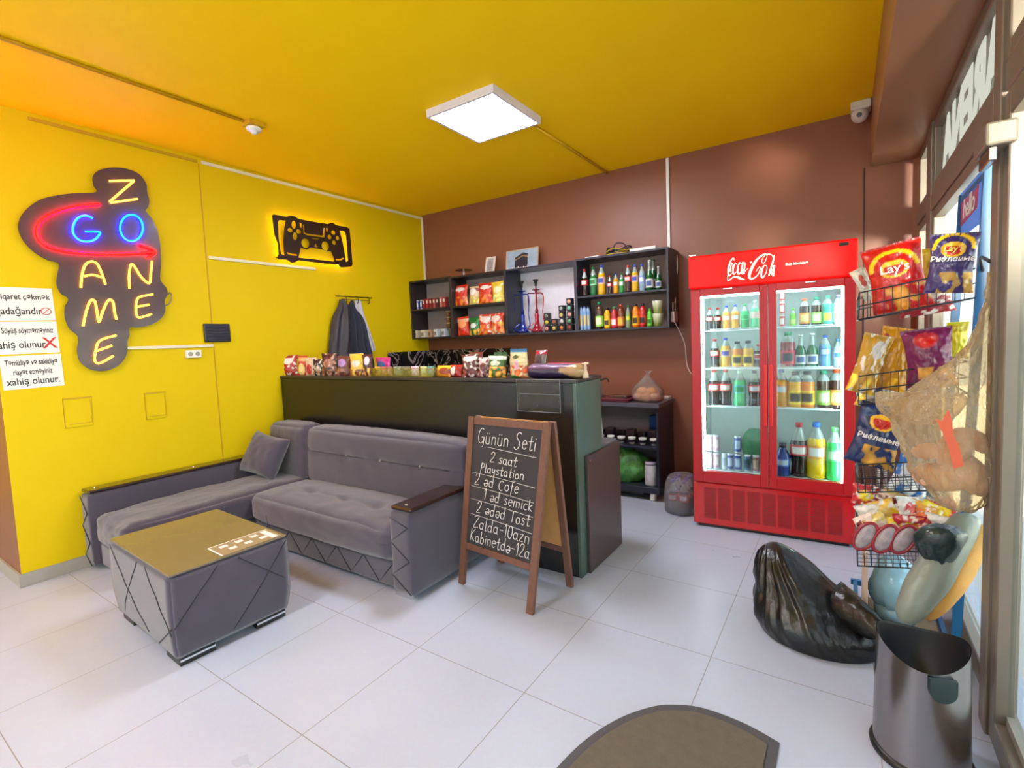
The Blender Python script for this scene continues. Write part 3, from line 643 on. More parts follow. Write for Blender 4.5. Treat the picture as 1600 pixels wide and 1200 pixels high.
# ------------------------------------------------------------------ counter
t = thing('bar_counter', 'long black laminate counter standing behind the grey sofa', 'counter', (0, 0, 0))
CT = 1.19
link('front_panel', box(B(), (XW + 0.016, 2.52, 0.0), (-1.325, 2.545, CT - 0.022), 0.002, 1), blackl, t)
link('counter_top', box(B(), (XW + 0.016, 2.512, CT - 0.02), (-1.30, 2.87, CT), 0.002, 1), darkbr, t)
link('end_panel', box(B(), (-1.325, 2.52, 0.0), (-1.305, 2.865, CT - 0.022), 0.002, 1), mat('green_sheen_laminate', (70, 88, 80), 0.2), t)  # greenish sheen of the black end panel put into its colour
link('back_panel', box(B(), (XW + 0.016, 2.845, 0.70), (-1.33, 2.865, CT - 0.022), 0.001, 1), blackl, t)
t = thing('base_cabinet', 'low dark brown cabinet at the right end of the counter', 'cabinet', (0, 0, 0))
link('cabinet_body', box(B(), (-2.4, 2.87, 0.02), (-1.325, 3.09, 0.715)), blackl, t)
link('side_panel', box(B(), (-1.303, 2.60, 0.0), (-1.285, 3.10, 0.722), 0.002, 1), mat('brown_grey_laminate', (70, 58, 56), 0.35, var=0.12), t)
link('cabinet_top', box(B(), (-2.4, 2.87, 0.717), (-1.305, 3.10, 0.735), 0.002, 1), mat('grey_edge_laminate', (96, 96, 100), 0.35), t)
bm = B(); tube(bm, [(-1.287, 2.64, 0.69), (-1.281, 2.64, 0.69)], 0.006, 8); link('screw_cap', bm, chrome, t)
# clear document sleeve taped on the counter front
t = thing('plastic_sleeve', 'clear crinkled plastic sleeve hanging on the counter front', 'plastic sleeve', (0, 0, 0))
a = oY(809, 591, 2.515); b_ = oY(878, 645, 2.515)
bm = B(); g = []
for i in range(13):
    row = []
    for j in range(13):
        u, v = i / 12, j / 12; row.append(bm.verts.new((a.x + (b_.x - a.x) * u, 2.505 + 0.004 * noise.noise(Vector((u * 5, v * 5, 0))), CT - 0.003 + (b_.z - CT) * v)))
    g.append(row)
for i in range(12):
    for j in range(12): bm.faces.new((g[i][j], g[i + 1][j], g[i + 1][j + 1], g[i][j + 1]))
link('clear_sheet', bm, clear('crinkled_plastic', (225, 225, 228), 0.3, 0.2, 0.10, (150, 150, 155), fk=.4), t, True)
bm = B(); P = [(a.x, 2.50, CT), (b_.x, 2.50, CT), (b_.x, 2.50, b_.z), (a.x, 2.50, b_.z)]; tube(bm, P, 0.002, 5, closed=True); tube(bm, [(a.x + 0.02, 2.50, (CT * 0.55 + b_.z * 0.45)), (b_.x, 2.50, (CT * 0.55 + b_.z * 0.45))], 0.0016, 5); link('welded_edge', bm, mat('milky_plastic', (150, 152, 158), 0.3), t)

# ------------------------------------------------------------------ A-board
t = thing('chalk_board_stand', 'folding wooden chalkboard stand with white handwriting by the counter', 'chalkboard', (0, 0, 0))
TL, TR_ = Vector((-1.868, 2.255, 0.985)), Vector((-1.330, 2.225, 0.985))
BL, BR = Vector((-1.905, 2.13, 0.0)), Vector((-1.375, 2.055, 0.0))
def bar(bm, p, q, w, d, nrm, mi=0):
    p, q, nrm = Vector(p), Vector(q), Vector(nrm).normalized(); u = (q - p).normalized(); s = u.cross(nrm).normalized(); nn_ = s.cross(u).normalized()
    vs = []
    for P in (p, q):
        for a_, c_ in ((-1, -1), (1, -1), (1, 1), (-1, 1)): vs.append(bm.verts.new(P + s * a_ * w / 2 + nn_ * c_ * d / 2))
    for F_ in ((0, 1, 2, 3), (7, 6, 5, 4), (0, 4, 5, 1), (1, 5, 6, 2), (2, 6, 7, 3), (3, 7, 4, 0)): bm.faces.new([vs[i] for i in F_]).material_index = mi
    bmesh.ops.recalc_face_normals(bm, faces=bm.faces); return bm
ex = (TR_ - TL).normalized(); eu = (TL - BL).normalized(); en = ex.cross(eu).normalized()
link('front_leg', bar(B(), BL, TL, 0.042, 0.022, en), wood, t); link('front_leg', bar(B(), BR, TR_, 0.042, 0.022, en), wood, t)
def mix(a_, b2, k): return a_ + (b2 - a_) * k
link('top_rail', bar(B(), mix(TL, TR_, 0.045) - eu * 0.022, mix(TL, TR_, 0.955) - eu * 0.022, 0.04, 0.02, en), wood, t)
k0 = 0.235
link('bottom_rail', bar(B(), mix(mix(BL, TL, k0), mix(BR, TR_, k0), 0.045), mix(mix(BL, TL, k0), mix(BR, TR_, k0), 0.955), 0.035, 0.018, en), wood, t)
A, Bq, Cq, Dq = [mix(BL, TL, k0 + 0.01), mix(BR, TR_, k0 + 0.01), TR_, TL]
bm = B(); vs = [bm.verts.new(p + en * o_) for o_ in (0.0, -0.006) for p in (mix(A, Bq, 0.03), mix(A, Bq, 0.97), mix(Dq, Cq, 0.97) - eu * 0.03, mix(Dq, Cq, 0.03) - eu * 0.03)]
for F_ in ((0, 1, 2, 3), (7, 6, 5, 4), (0, 4, 5, 1), (1, 5, 6, 2), (2, 6, 7, 3), (3, 7, 4, 0)): bm.faces.new([vs[i] for i in F_])
cb = link('chalk_board', bm, mat('chalkboard_slate', (54, 50, 54), 0.7, var=0.3, scale=6), t)
# rear frame
RTL, RTR = TL + Vector((0.02, 0.035, 0)), TR_ + Vector((0.01, 0.035, 0))
RBL, RBR = Vector((-1.86, 2.47, 0)), Vector((-1.325, 2.405, 0))
eu2 = (RTL - RBL).normalized(); en2 = ex.cross(eu2).normalized()
link('rear_leg', bar(B(), RBL, RTL, 0.04, 0.022, en2), wood, t); link('rear_leg', bar(B(), RBR, RTR, 0.04, 0.022, en2), wood, t)
link('rear_rail', bar(B(), mix(mix(RBL, RTL, k0), mix(RBR, RTR, k0), 0.04), mix(mix(RBL, RTL, k0), mix(RBR, RTR, k0), 0.96), 0.035, 0.018, en2), wood, t)
bm = B(); P4 = [mix(mix(RBL, RTL, k0), mix(RBR, RTR, k0), 0.03), mix(mix(RBL, RTL, k0), mix(RBR, RTR, k0), 0.97), mix(RTL, RTR, 0.97), mix(RTL, RTR, 0.03)]
vs = [bm.verts.new(p + en2 * o_) for o_ in (0.0, 0.005) for p in P4]
for F_ in ((0, 1, 2, 3), (7, 6, 5, 4), (0, 4, 5, 1), (1, 5, 6, 2), (2, 6, 7, 3), (3, 7, 4, 0)): bm.faces.new([vs[i] for i in F_])
link('rear_board', bm, plyw, t)
bm = B()
for P in (TL, TR_): tube(bm, [P + ex * 0.0 + Vector((0, 0.0, -0.02)), P + Vector((0.01, 0.04, -0.02))], 0.006, 8)
link('hinge', bm, chrome, t)
# stroke font for chalk handwriting
def arc(cx, cy, rx, ry, a0, a1, n_=9): return [(cx + rx * math.cos(math.radians(a0 + (a1 - a0) * i / (n_ - 1))), cy + ry * math.sin(math.radians(a0 + (a1 - a0) * i / (n_ - 1)))) for i in range(n_)]
G = {
 'G': (0.62, [arc(.3, .5, .26, .48, 60, 350, 14) + [(.56, .42), (.34, .42)], [(.56, .42), (.54, -.12), (.38, -.22)]]),
 'ü': (0.5, [[(.08, .5), (.08, .15)] + arc(.24, .15, .16, .15, 180, 360, 7) + [(.4, .5), (.4, 0)], [(.14, .66), (.15, .72)], [(.32, .66), (.33, .72)]]),
 'n': (0.48, [[(.08, 0), (.08, .5)], [(.08, .3)] + arc(.23, .34, .15, .16, 180, 0, 7) + [(.38, 0)]]),
 'S': (0.6, [[(.52, .9), (.4, 1.0), (.2, .92), (.16, .72), (.3, .55), (.44, .38), (.4, .1), (.22, -.04), (.04, .1)]]),
 'e': (0.45, [[(.06, .28), (.38, .32)] + arc(.22, .26, .17, .26, 20, 320, 10)]),
 'ə': (0.45, [[(.38, .24), (.06, .22)] + arc(.22, .26, .17, .26, 200, 500, 10)[::1]]),
 't': (0.4, [[(.2, .85), (.18, .1), (.26, 0), (.36, .08)], [(.02, .52), (.36, .56)]]),
 'i': (0.22, [[(.1, .5), (.1, 0)], [(.1, .68), (.11, .74)]]),
 '2': (0.5, [[(.06, .72), (.16, .92), (.34, .92), (.4, .72), (.3, .42), (.05, .02), (.45, .04)]]),
 's': (0.4, [[(.34, .44), (.2, .52), (.08, .4), (.3, .2), (.24, 0), (.04, .06)]]),
 'a': (0.48, [arc(.2, .25, .16, .24, 40, 330, 9), [(.36, .5), (.36, .06), (.44, .0)]]),
 'P': (0.5, [[(.1, -.1), (.12, .9)], [(.1, .85)] + arc(.14, .66, .28, .24, 80, -90, 8)]),
 'l': (0.26, [[(.1, .95), (.1, .06), (.2, 0)]]),
 'y': (0.44, [[(.06, .5), (.1, .2), (.22, .12), (.36, .5)], [(.36, .5), (.3, -.2), (.14, -.32), (.04, -.2)]]),
 'o': (0.46, [arc(.22, .25, .17, .24, 90, 450, 12)]),
 'd': (0.5, [arc(.2, .25, .16, .24, 40, 330, 9), [(.37, .98), (.37, .0)]]),
 'C': (0.52, [arc(.28, .35, .22, .38, 50, 310, 10)]),
 'c': (0.4, [arc(.22, .25, .17, .25, 50, 310, 9)]),
 'f': (0.34, [[(.34, .88), (.2, .92), (.16, .6), (.14, -.2)], [(.04, .45), (.3, .48)]]),
 '1': (0.3, [[(.04, .7), (.18, .95), (.18, 0)]]),
 'm': (0.66, [[(.06, 0), (.06, .5)], [(.06, .3)] + arc(.18, .34, .12, .15, 180, 0, 6) + [(.3, 0)], [(.3, .3)] + arc(.43, .34, .13, .15, 180, 0, 6) + [(.56, 0)]]),
 'k': (0.42, [[(.08, .9), (.08, 0)], [(.34, .5), (.1, .24), (.36, 0)]]),
 'T': (0.5, [[(.02, .82), (.48, .88)], [(.26, .84), (.24, 0)]]),
 'Z': (0.56, [[(.06, .86), (.48, .9), (.06, .04), (.5, .06)]]),
 '0': (0.46, [arc(.22, .46, .18, .46, 90, 450, 12)]),
 'z': (0.4, [[(.06, .48), (.32, .5), (.06, .02), (.34, .02)]]),
 'K': (0.54, [[(.1, .95), (.1, 0)], [(.46, .95), (.12, .42), (.5, 0)]]),
 'b': (0.46, [[(.08, .95), (.08, .02)], arc(.22, .24, .16, .24, 150, -170, 10)]),
 '-': (0.4, [[(.06, .38), (.34, .4)]]), ' ': (0.34, []), 'r': (0.36, [[(.08, 0), (.08, .5)], [(.08, .3), (.18, .48), (.32, .46)]]),
}
def write(bm, s, u0, v0, h, P, r, slant=0.12, wsc=1.0, rng=random.Random(3)):
    x = u0
    for ch in s:
        w, st = G[ch]; jy = rng.uniform(-0.03, 0.03) * h
        for L in st:
            pts = [P(x + (a_ + slant * b2) * h * wsc, v0 + b2 * h + jy) for a_, b2 in L]
            if len(pts) > 1: tube(bm, catmull(pts, 3) if len(pts) > 2 else pts, r, 5)
        x += w * h * wsc * 1.08
    return x
BWd = (TR_ - TL).length - 0.045; BHt = (TL - mix(BL, TL, k0)).length - 0.05
O0 = mix(A, Bq, 0.04) + en * 0.0015
def PB(u, v): return O0 + (Bq - A).normalized() * (u * 1.0) + (Dq - A).normalized() * v
def width(s, h, ws): return sum(G[c][0] for c in s) * h * ws * 1.08
for (s, v, h, u, tw_) in (('Günün Seti', 0.600, 0.092, 0.035, 0.445), ('2 saat', 0.500, 0.062, 0.145, 0.25), ('Playstation', 0.435, 0.058, 0.07, 0.36), ('2 əd Cofe', 0.355, 0.072, 0.03, 0.35), ('1 əd semick', 0.280, 0.066, 0.11, 0.37), ('2 ədəd Tost', 0.195, 0.072, 0.06, 0.41), ('Zalda-10azn', 0.105, 0.076, 0.04, 0.435), ('Kabinetdə-12a', 0.025, 0.074, 0.02, 0.46)):
    bm = B(); ws = tw_ / width(s, h, 1); ws = min(ws, 1.2); write(bm, s, u, v, h, PB, 0.0021, wsc=ws); link('chalk_line', bm, chalk, cb)
bm = B()
for v in (0.578, 0.418, 0.338, 0.262, 0.175): tube(bm, [PB(0.01 + 0.1 * (v > 0.5), v + 0.006), PB(0.24, v), PB(0.485, v - 0.012)], 0.0013, 5)
link('chalk_rule', bm, chalk, cb)

# ------------------------------------------------------------------ packaged goods builders
def projx(P):
    v = Vector(P) - Vector((0, 0, H)); return CX + F * v.dot(RT) / v.dot(FW)
def wfor(p, rz, wp):
    d_ = Vector((math.cos(rz), math.sin(rz), 0)) * .005; return wp / (abs(projx(p + d_) - projx(p - d_)) / .01)
def hsh(i, sd=0): return random.Random(i * 7919 + sd)
def bag_mesh(w, h, d, paint, sd=0, nu=26, nv=34, seal=0.05, wr=0.006, flat_bottom=False):
    me = bpy.data.meshes.new('bag'); V = []; Fc = []; col = []
    for s in (0, 1):
        for j in range(nv + 1):
            for i in range(nu + 1):
                u, v = i / nu, j / nv
                ev = 0 if v < seal * 0.5 or v > 1 - seal else 1
                vv = min(1, max(0, (v - seal * 0.3) / (1 - seal * 1.3)))
                t_ = d / 2 * (max(0, math.sin(PI * vv)) ** (0.42)) * (max(0, math.sin(PI * u)) ** 0.55) * ev
                if flat_bottom: t_ = d / 2 * min(1, (1 - vv) * 2.2) ** 0.6 * (max(0, math.sin(PI * u)) ** 0.45) * (1 if v < 1 - seal else 0)
                side = 1 - 0.13 * math.sin(PI * vv) * (0 if flat_bottom else 1)
                x = (u - 0.5) * w * side
                if ev == 0: x *= 1.0; t_ = 0.0012 * math.sin(u * 60)
                n_ = wr * noise.noise(Vector((u * 6 + sd, v * 7, s * 5))) + wr * 0.5 * noise.noise(Vector((u * 14 + sd, v * 13, s * 5)))
                y = (-1 if s == 0 else 1) * (t_ + (n_ if 0.01 < u < 0.99 and ev else 0) + 0.0008)
                V.append((x + n_ * 0.3, y, v * h)); c = paint(u if s == 0 else 1 - u, v, s == 0); col.append(lin(c))
        o = s * (nu + 1) * (nv + 1)
        for j in range(nv):
            for i in range(nu):
                a_ = o + j * (nu + 1) + i; q = (a_, a_ + 1, a_ + nu + 2, a_ + nu + 1); Fc.append(q if s == 0 else q[::-1])
    me.from_pydata(V, [], Fc); me.polygons.foreach_set('use_smooth', [True] * len(me.polygons)); setcol(me, col)
    me.materials.append(FILM); me.update(); return me
def inell(u, v, cx, cy, rx, ry): return ((u - cx) / rx) ** 2 + ((v - cy) / ry) ** 2
def P_chips(base, arcc=(240, 190, 20), food=(226, 150, 50), logo=(245, 190, 40), top=None, ly=0.62):
    def f(u, v, fr_):
        c = base
        if top and v > 0.86: c = top
        if v > 0.965: c = tuple(int(x_ * 0.8) for x_ in base)
        if fr_:
            e = inell(u, v, .5, ly - 0.02, .46, .30)
            if 0.72 < e < 1.05 and v > ly: c = arcc
            e = inell(u, v, .5, ly, .27, .13)
            if e < 1: c = logo
            if e < .55: c = (205, 26, 30) if v < ly + 0.05 else logo
            if v < 0.34 and u > 0.25:
                n_ = noise.noise(Vector((u * 5, v * 6, base[0])))
                if n_ > -0.08: c = tuple(int(x_ * (0.85 + n_ * 0.5)) for x_ in food)
        return c
    return f
def P_gen(base, blob=None, food=None, band=None, bc=(0.5, 0.6), br=(0.3, 0.15), seed=0, fz=0.35, bandz=(0.72, 0.9), spk=0.0, spc=(230, 220, 210)):
    def f(u, v, fr_):
        c = base
        if band and bandz[0] < v < bandz[1]: c = band
        if fr_:
            if blob and inell(u, v, bc[0], bc[1], br[0], br[1]) < 1: c = blob
            if food and v < fz:
                n_ = noise.noise(Vector((u * 4 + seed, v * 5, seed)))
                if n_ > -0.12: c = tuple(max(0, min(255, int(x_ * (1 + n_)))) for x_ in food)
            if spk and noise.noise(Vector((u * 7 + seed * 3, v * 9, 1.5))) > 0.32 - spk * 0.2: c = spc
        return c
    return f
def put(me, name, lab, cat, loc, rot=(0, 0, 0), group=None, parts=None, sc=1):
    o = bpy.data.objects.new(name, me); C.objects.link(o); o.location = loc; o.rotation_euler = rot; o.scale = (sc, sc, sc)
    return tag(o, lab, cat, group)
def facing(x, y):
    return math.atan2(x, -(-y)) * 0 + math.atan2(-x, y) * 1.0
# bottles ---------------------------------------------------------
PROF = {
 'cola': [(.0, 0), (.115, 0), (.135, .015), (.13, .10), (.118, .22), (.135, .36), (.142, .46), (.14, .58), (.12, .68), (.075, .80), (.05, .88), (.048, .93)],
 'pet': [(.0, 0), (.12, 0), (.14, .015), (.14, .15), (.135, .3), (.14, .45), (.14, .62), (.12, .72), (.07, .84), (.05, .89), (.048, .93)],
 'juice': [(.0, 0), (.15, 0), (.17, .02), (.17, .5), (.16, .54), (.172, .6), (.165, .72), (.12, .83), (.075, .88), (.07, .93)],
 'glass': [(.0, 0), (.125, 0), (.135, .012), (.135, .42), (.12, .52), (.07, .66), (.052, .78), (.05, .9), (.055, .95)],
 'tall': [(.0, 0), (.105, 0), (.12, .015), (.12, .6), (.105, .72), (.06, .83), (.045, .88), (.043, .93)],
 'can': [(.0, 0), (.19, 0), (.22, .03), (.225, .08), (.225, .88), (.2, .95), (.19, .955)],
 'sport': [(.0, 0), (.17, 0), (.185, .02), (.17, .2), (.18, .45), (.19, .6), (.13, .75), (.08, .82), (.08, .88)],
 'carton': [(.0, 0), (.16, 0), (.17, .01), (.17, .78), (.09, .94), (.06, .95)],
}
CAPS = {'cola': (.055, .915, 1.0), 'pet': (.055, .915, 1.0), 'juice': (.085, .90, 1.0), 'glass': (.06, .95, 1.0), 'tall': (.05, .915, 1.0), 'can': (.17, .955, .97), 'sport': (.085, .87, 1.0), 'carton': (.06, .94, 1.0)}
LABZ = {'cola': (.40, .60), 'pet': (.36, .60), 'juice': (.10, .48), 'glass': (.10, .38), 'tall': (.30, .56), 'can': (.1, .86), 'sport': (.3, .55), 'carton': (.05, .75)}
clearneck = mat('clear_bottle_neck', (176, 190, 186), 0.1, coat=0.6, alpha=0.75)
BT = {}
def liquid(col):
    return mat('drink_%02x%02x%02x' % tuple(col), col, 0.12, var=0.08, scale=30, coat=0.6)
def plast(col):
    return mat('plastic_%02x%02x%02x' % tuple(col), col, 0.35)
def bottle_proto(kind, body, cap, lab1, lab2, neck):
    key = (kind, body, cap, lab1, lab2, neck)
    if key in BT: return BT[key]
    prof = PROF[kind]; top = prof[-1][1]
    bm = B(); lathe(bm, prof, 14, fmi=lambda i: 1 if (neck and prof[i][1] >= .66) else 0); me = bpy.data.meshes.new('bottle_body'); bm.normal_update(); bm.to_mesh(me); bm.free(); me.materials.append(liquid(body)); me.materials.append(clearneck)
    r, z0, z1 = CAPS[kind]
    bm = B(); lathe(bm, [(0, z0), (r, z0), (r, z1 - .005), (r * .85, z1), (0, z1)], 12); mc = bpy.data.meshes.new('cap'); bm.normal_update(); bm.to_mesh(mc); bm.free(); mc.materials.append(chrome if kind == 'can' else plast(cap))
    ml = None
    if lab1:
        a_, b2 = LABZ[kind]
        def rad(z):
            for i in range(len(prof) - 1):
                if prof[i][1] <= z <= prof[i + 1][1] and prof[i + 1][1] > prof[i][1]:
                    k = (z - prof[i][1]) / (prof[i + 1][1] - prof[i][1]); return prof[i][0] * (1 - k) + prof[i + 1][0] * k
            return prof[1][0]
        bm = B(); nz = 8; lathe(bm, [(rad(a_ + (b2 - a_) * i / nz) + .003, a_ + (b2 - a_) * i / nz) for i in range(nz + 1)], 20, cap=False)
        ml = bpy.data.meshes.new('bottle_label'); bm.normal_update(); bm.to_mesh(ml); bm.free()
        cols = []
        for v in ml.vertices:
            an = math.degrees(math.atan2(v.co.x, -v.co.y)); k = (v.co.z - a_) / (b2 - a_)
            c = lab1
            if lab2 and abs(an) < 52 and 0.22 < k < 0.78: c = lab2
            if lab2 and (abs(an) > 128) and 0.22 < k < 0.78: c = lab2
            cols.append(lin(c))
        setcol(ml, cols); ml.materials.append(LABEL)
    BT[key] = (me, mc, ml); return BT[key]
def bottle(kind, body, cap, lab1, lab2, loc, h, label, group, name='drink_bottle', cat='bottle', neck=True, rz=0, fat=1.0, parent_m=None):
    if kind in ('can', 'carton', 'sport'): neck = False
    me, mc, ml = bottle_proto(kind, body, cap, lab1, lab2, neck)
    t = thing(name, label, cat, loc, rz, group); t.scale = (h * fat, h * fat, h)
    for nm, m_ in (('bottle_body', me), ('cap', mc), ('bottle_label', ml)):
        if m_ is None: continue
        if kind == 'can': nm = {'bottle_body': 'can_body', 'cap': 'can_lid', 'bottle_label': 'can_print'}[nm]
        if kind == 'carton': nm = {'bottle_body': 'carton_body', 'cap': 'cap', 'bottle_label': 'carton_print'}[nm]
        o = bpy.data.objects.new(nm, m_); C.objects.link(o); o.parent = t
    return t
COLA = ('cola', (38, 14, 12), (196, 20, 24), (206, 22, 28), (240, 225, 220))
ORNG = ('pet', (238, 160, 10), (40, 70, 180), (236, 150, 20), (230, 235, 240))
LIME = ('pet', (40, 150, 70), (30, 130, 60), (70, 190, 120), (235, 240, 235))
JUIC = ('juice', (240, 130, 10), (30, 28, 26), (246, 196, 30), (60, 40, 20))
JUIY = ('juice', (244, 176, 20), (30, 28, 26), (250, 206, 20), (60, 40, 20))
GLAS = ('glass', (20, 96, 48), (225, 225, 220), (226, 232, 230), (60, 90, 150))
WATR = ('tall', (150, 178, 206), (50, 90, 200), (120, 150, 215), (220, 230, 240))
TEAG = ('juice', (70, 44, 30), (30, 150, 110), (150, 220, 80), (236, 240, 200))
TEAO = ('juice', (74, 42, 28), (230, 90, 40), (240, 150, 60), (240, 220, 140))
ORD = ['leftmost', 'second', 'third', 'fourth', 'fifth', 'sixth', 'seventh', 'eighth', 'ninth', 'tenth', 'eleventh', 'twelfth']
def ordn(i, n_):
    if i == 0: return 'leftmost'
    if i == n_ - 1: return 'rightmost'
    return ORD[i] + ' from left'

# ------------------------------------------------------------------ wall shelf unit
YS0, YS1 = 4.19, YB - 0.002
lg = mat('light_grey_back_panel', (150, 138, 136), 0.6); wh = mat('white_back_panel', (226, 220, 228), 0.4); bbk = mat('beige_back_panel', (136, 112, 104), 0.6)
def shelf_unit(lab, x0, x1, z0, z1, mids, back, mt, yf=YS0):
    t = thing('wall_shelf', lab, 'shelf', ((x0 + x1) / 2, YS1, z0)); w = (x1 - x0) / 2; d = YS1 - yf; th = 0.018; h = z1 - z0
    link('side_panel', box(B(), (-w, -d, 0), (-w + th, 0, h), 0.001, 1), mt, t); link('side_panel', box(B(), (w - th, -d, 0), (w, 0, h), 0.001, 1), mt, t)
    link('bottom_board', box(B(), (-w + th, -d, 0), (w - th, 0, th), 0.001, 1), mt, t); link('top_board', box(B(), (-w + th, -d, h - th), (w - th, 0, h), 0.001, 1), mt, t)
    for m_ in mids: link('middle_board', box(B(), (-w + th, -d + 0.004, m_ - z0), (w - th, -0.004, m_ - z0 + th), 0.001, 1), mt, t)
    link('back_panel', box(B(), (-w + th, -0.005, th), (w - th, -0.001, h - th)), back, t)
    return t
shelf_unit('small dark wall shelf at the left end, holding packets and cans', XW + 0.002, -3.705, 1.49, 2.175, [1.825], lg, darkbr)
shelf_unit('dark wall shelf full of bright snack bags', -3.704, -2.95, 1.485, 2.165, [1.82], lg, darkbr)
navy = mat('dark_navy_laminate', (40, 42, 56), 0.3)
shelf_unit('dark wide wall shelf with white back holding two hookahs', -2.949, -2.13, 1.485, 2.16, [], wh, navy, YS0 - 0.01)
shelf_unit('dark wall shelf with two rows of drink bottles', -2.129, -1.25, 1.485, 2.165, [1.80], bbk, navy, YS0 - 0.02)
ZA, ZM = 1.503, 1.844   # standing heights in unit A/B
def sp_(px, z, Y): # X at pixel column for a given depth near height z
    y = 500
    for _ in range(4):
        p = oY(px, y, Y); y += (p.z - z) * 170
    return oY(px, y, Y).x
def hgt(px, y0, y1, Y): return oY(px, y0, Y).z - oY(px, y1, Y).z
# unit A: small cans, red packets, boxes, cup strip
for i, px in enumerate((648, 653.5, 659)):
    x = sp_(px, 1.85, 4.27); bottle('can', (220, 224, 236), (200, 200, 200), (40, 70, 170) if i else (60, 90, 190), (225, 228, 240), (x, 4.27 - 0.0 * i, 1.844), 0.14 if i == 0 else 0.115, 'slim blue and white can in the left wall shelf, ' + ordn(i, 3) + ' of three', 'slim cans', 'drink_can', 'can', fat=0.68)
for i in range(7):
    x = sp_(665 + i * 5.3, 1.85, 4.27); c = [(150, 30, 44), (170, 36, 50), (120, 24, 36), (160, 60, 70), (70, 24, 34), (196, 120, 110), (176, 60, 60)][i]
    bm = B(); box(bm, (-0.018, -0.03, 0), (0.018, 0.03, 0.115), 0.002, 1); t = thing('cigarette_pack', 'small upright packet in the left wall shelf, ' + ordn(i, 7) + ' of the reddish row', 'packet', (x, 4.27, 1.844), 0, 'reddish packets')
    link('pack_box', bm, mat('pack_%d' % i, c, 0.35), t); link('pack_front_print', box(B(), (-0.012, -0.0312, 0.06), (0.012, -0.0302, 0.095)), mat('pack_print_light', (228, 214, 208), 0.4), t)
for i, (px, wd, c) in enumerate(((652.5, 9, (214, 200, 176)), (664, 11, (222, 216, 200)), (675, 8, (190, 150, 120)), (684, 9, (206, 214, 220)), (696, 10, (190, 196, 210)))):
    x = sp_(px, 1.53, 4.27); w = wd * 0.0058 / 1.02; bm = B(); box(bm, (-w / 2, -0.04, 0), (w / 2, 0.04, 0.088), 0.003, 1)
    t = thing('small_box', 'small pale carton on the left wall shelf floor, ' + ordn(i, 5) + ' of five', 'box', (x, 4.27, 1.508), 0, 'small pale cartons'); link('carton', bm, mat('carton_%d' % i, c, 0.5), t)
    link('carton_print', box(B(), (-w / 2 + 0.006, -0.0412, 0.02), (w / 2 - 0.012, -0.0402, 0.06)), mat('carton_print_%d' % i, tuple(int(v * 0.62) for v in c), 0.5), t)
x = sp_(696, 1.7, 4.22)
for i in range(3):
    t = thing('small_tub', 'small gold and brown tub stacked in the left wall shelf, ' + ['lowest', 'middle', 'topmost'][i] + ' of three', 'tub', (x, 4.275, 1.5985 + i * 0.066), 0, 'stacked gold tubs')
    link('tub', lathe(B(), [(0, 0), (0.026, 0), (0.031, 0.05), (0.031, 0.055)], 14), mat('brown_gold_tub', (120, 84, 44), 0.35), t); link('tub_lid', lathe(B(), [(0.033, 0.055), (0.034, 0.065), (0, 0.065)], 14), mat('gold_lid', (205, 180, 130), 0.3, 0.4), t)
# unit B: chip bags
RC = P_chips((196, 34, 20), food=(230, 150, 60)); 
bagspec = [(719, 1.838, .19, .235, P_gen((206, 44, 22), (236, 226, 214), (226, 120, 40), bc=(.5, .78), br=(.36, .1), fz=.45), 'red snack bag with white logo on the upper snack shelf, leftmost'),
 (739, 1.838, .15, .205, P_gen((224, 196, 150), (240, 240, 236), (206, 190, 60), (160, 40, 60), bc=(.45, .7), br=(.35, .18), fz=.45), 'pale snack bag with green chips on the upper snack shelf, second'),
 (757, 1.838, .185, .225, P_gen((214, 46, 24), (240, 226, 216), (226, 110, 40), bc=(.5, .78), br=(.36, .1), fz=.45, seed=3), 'red snack bag with white logo on the upper snack shelf, third'),
 (778, 1.838, .155, .225, P_gen((236, 200, 60), (250, 240, 190), (240, 210, 110), seed=5, fz=.5), 'yellow snack bag on the upper snack shelf, rightmost'),
 (723, 1.503, .16, .215, P_gen((210, 60, 30), (240, 150, 90), (206, 50, 30), (226, 170, 140), bc=(.5, .6), br=(.35, .2)), 'red and orange snack bag on the lower snack shelf, leftmost'),
 (740.5, 1.503, .15, .20, P_gen((36, 120, 56), (232, 236, 232), (236, 170, 50), bc=(.5, .52), br=(.3, .14), fz=.36), 'green snack bag with orange chips on the lower snack shelf'),
 (757.5, 1.503, .165, .225, P_gen((214, 60, 30), (240, 200, 190), (240, 110, 50), bc=(.5, .74), br=(.4, .16), seed=8, fz=.5, spk=.2), 'orange red snack bag on the lower snack shelf, third'),
 (776.5, 1.503, .165, .225, P_gen((220, 64, 30), (244, 206, 196), (244, 130, 50), bc=(.4, .74), br=(.4, .16), seed=11, fz=.55, spk=.2), 'orange red snack bag on the lower snack shelf, rightmost')]
for i, (px, z, w, h, pt, lab) in enumerate(bagspec):
    me = bag_mesh(w, h, 0.075, pt, i, 18, 22); put(me, 'snack_bag', lab, 'snack bag', (sp_(px, z + .1, 4.25), 4.27, z + 0.001), (math.radians(-4), math.radians(R_.uniform(-5, 5)), math.radians(R_.uniform(0, 20))), 'snack bags on the wall shelf')
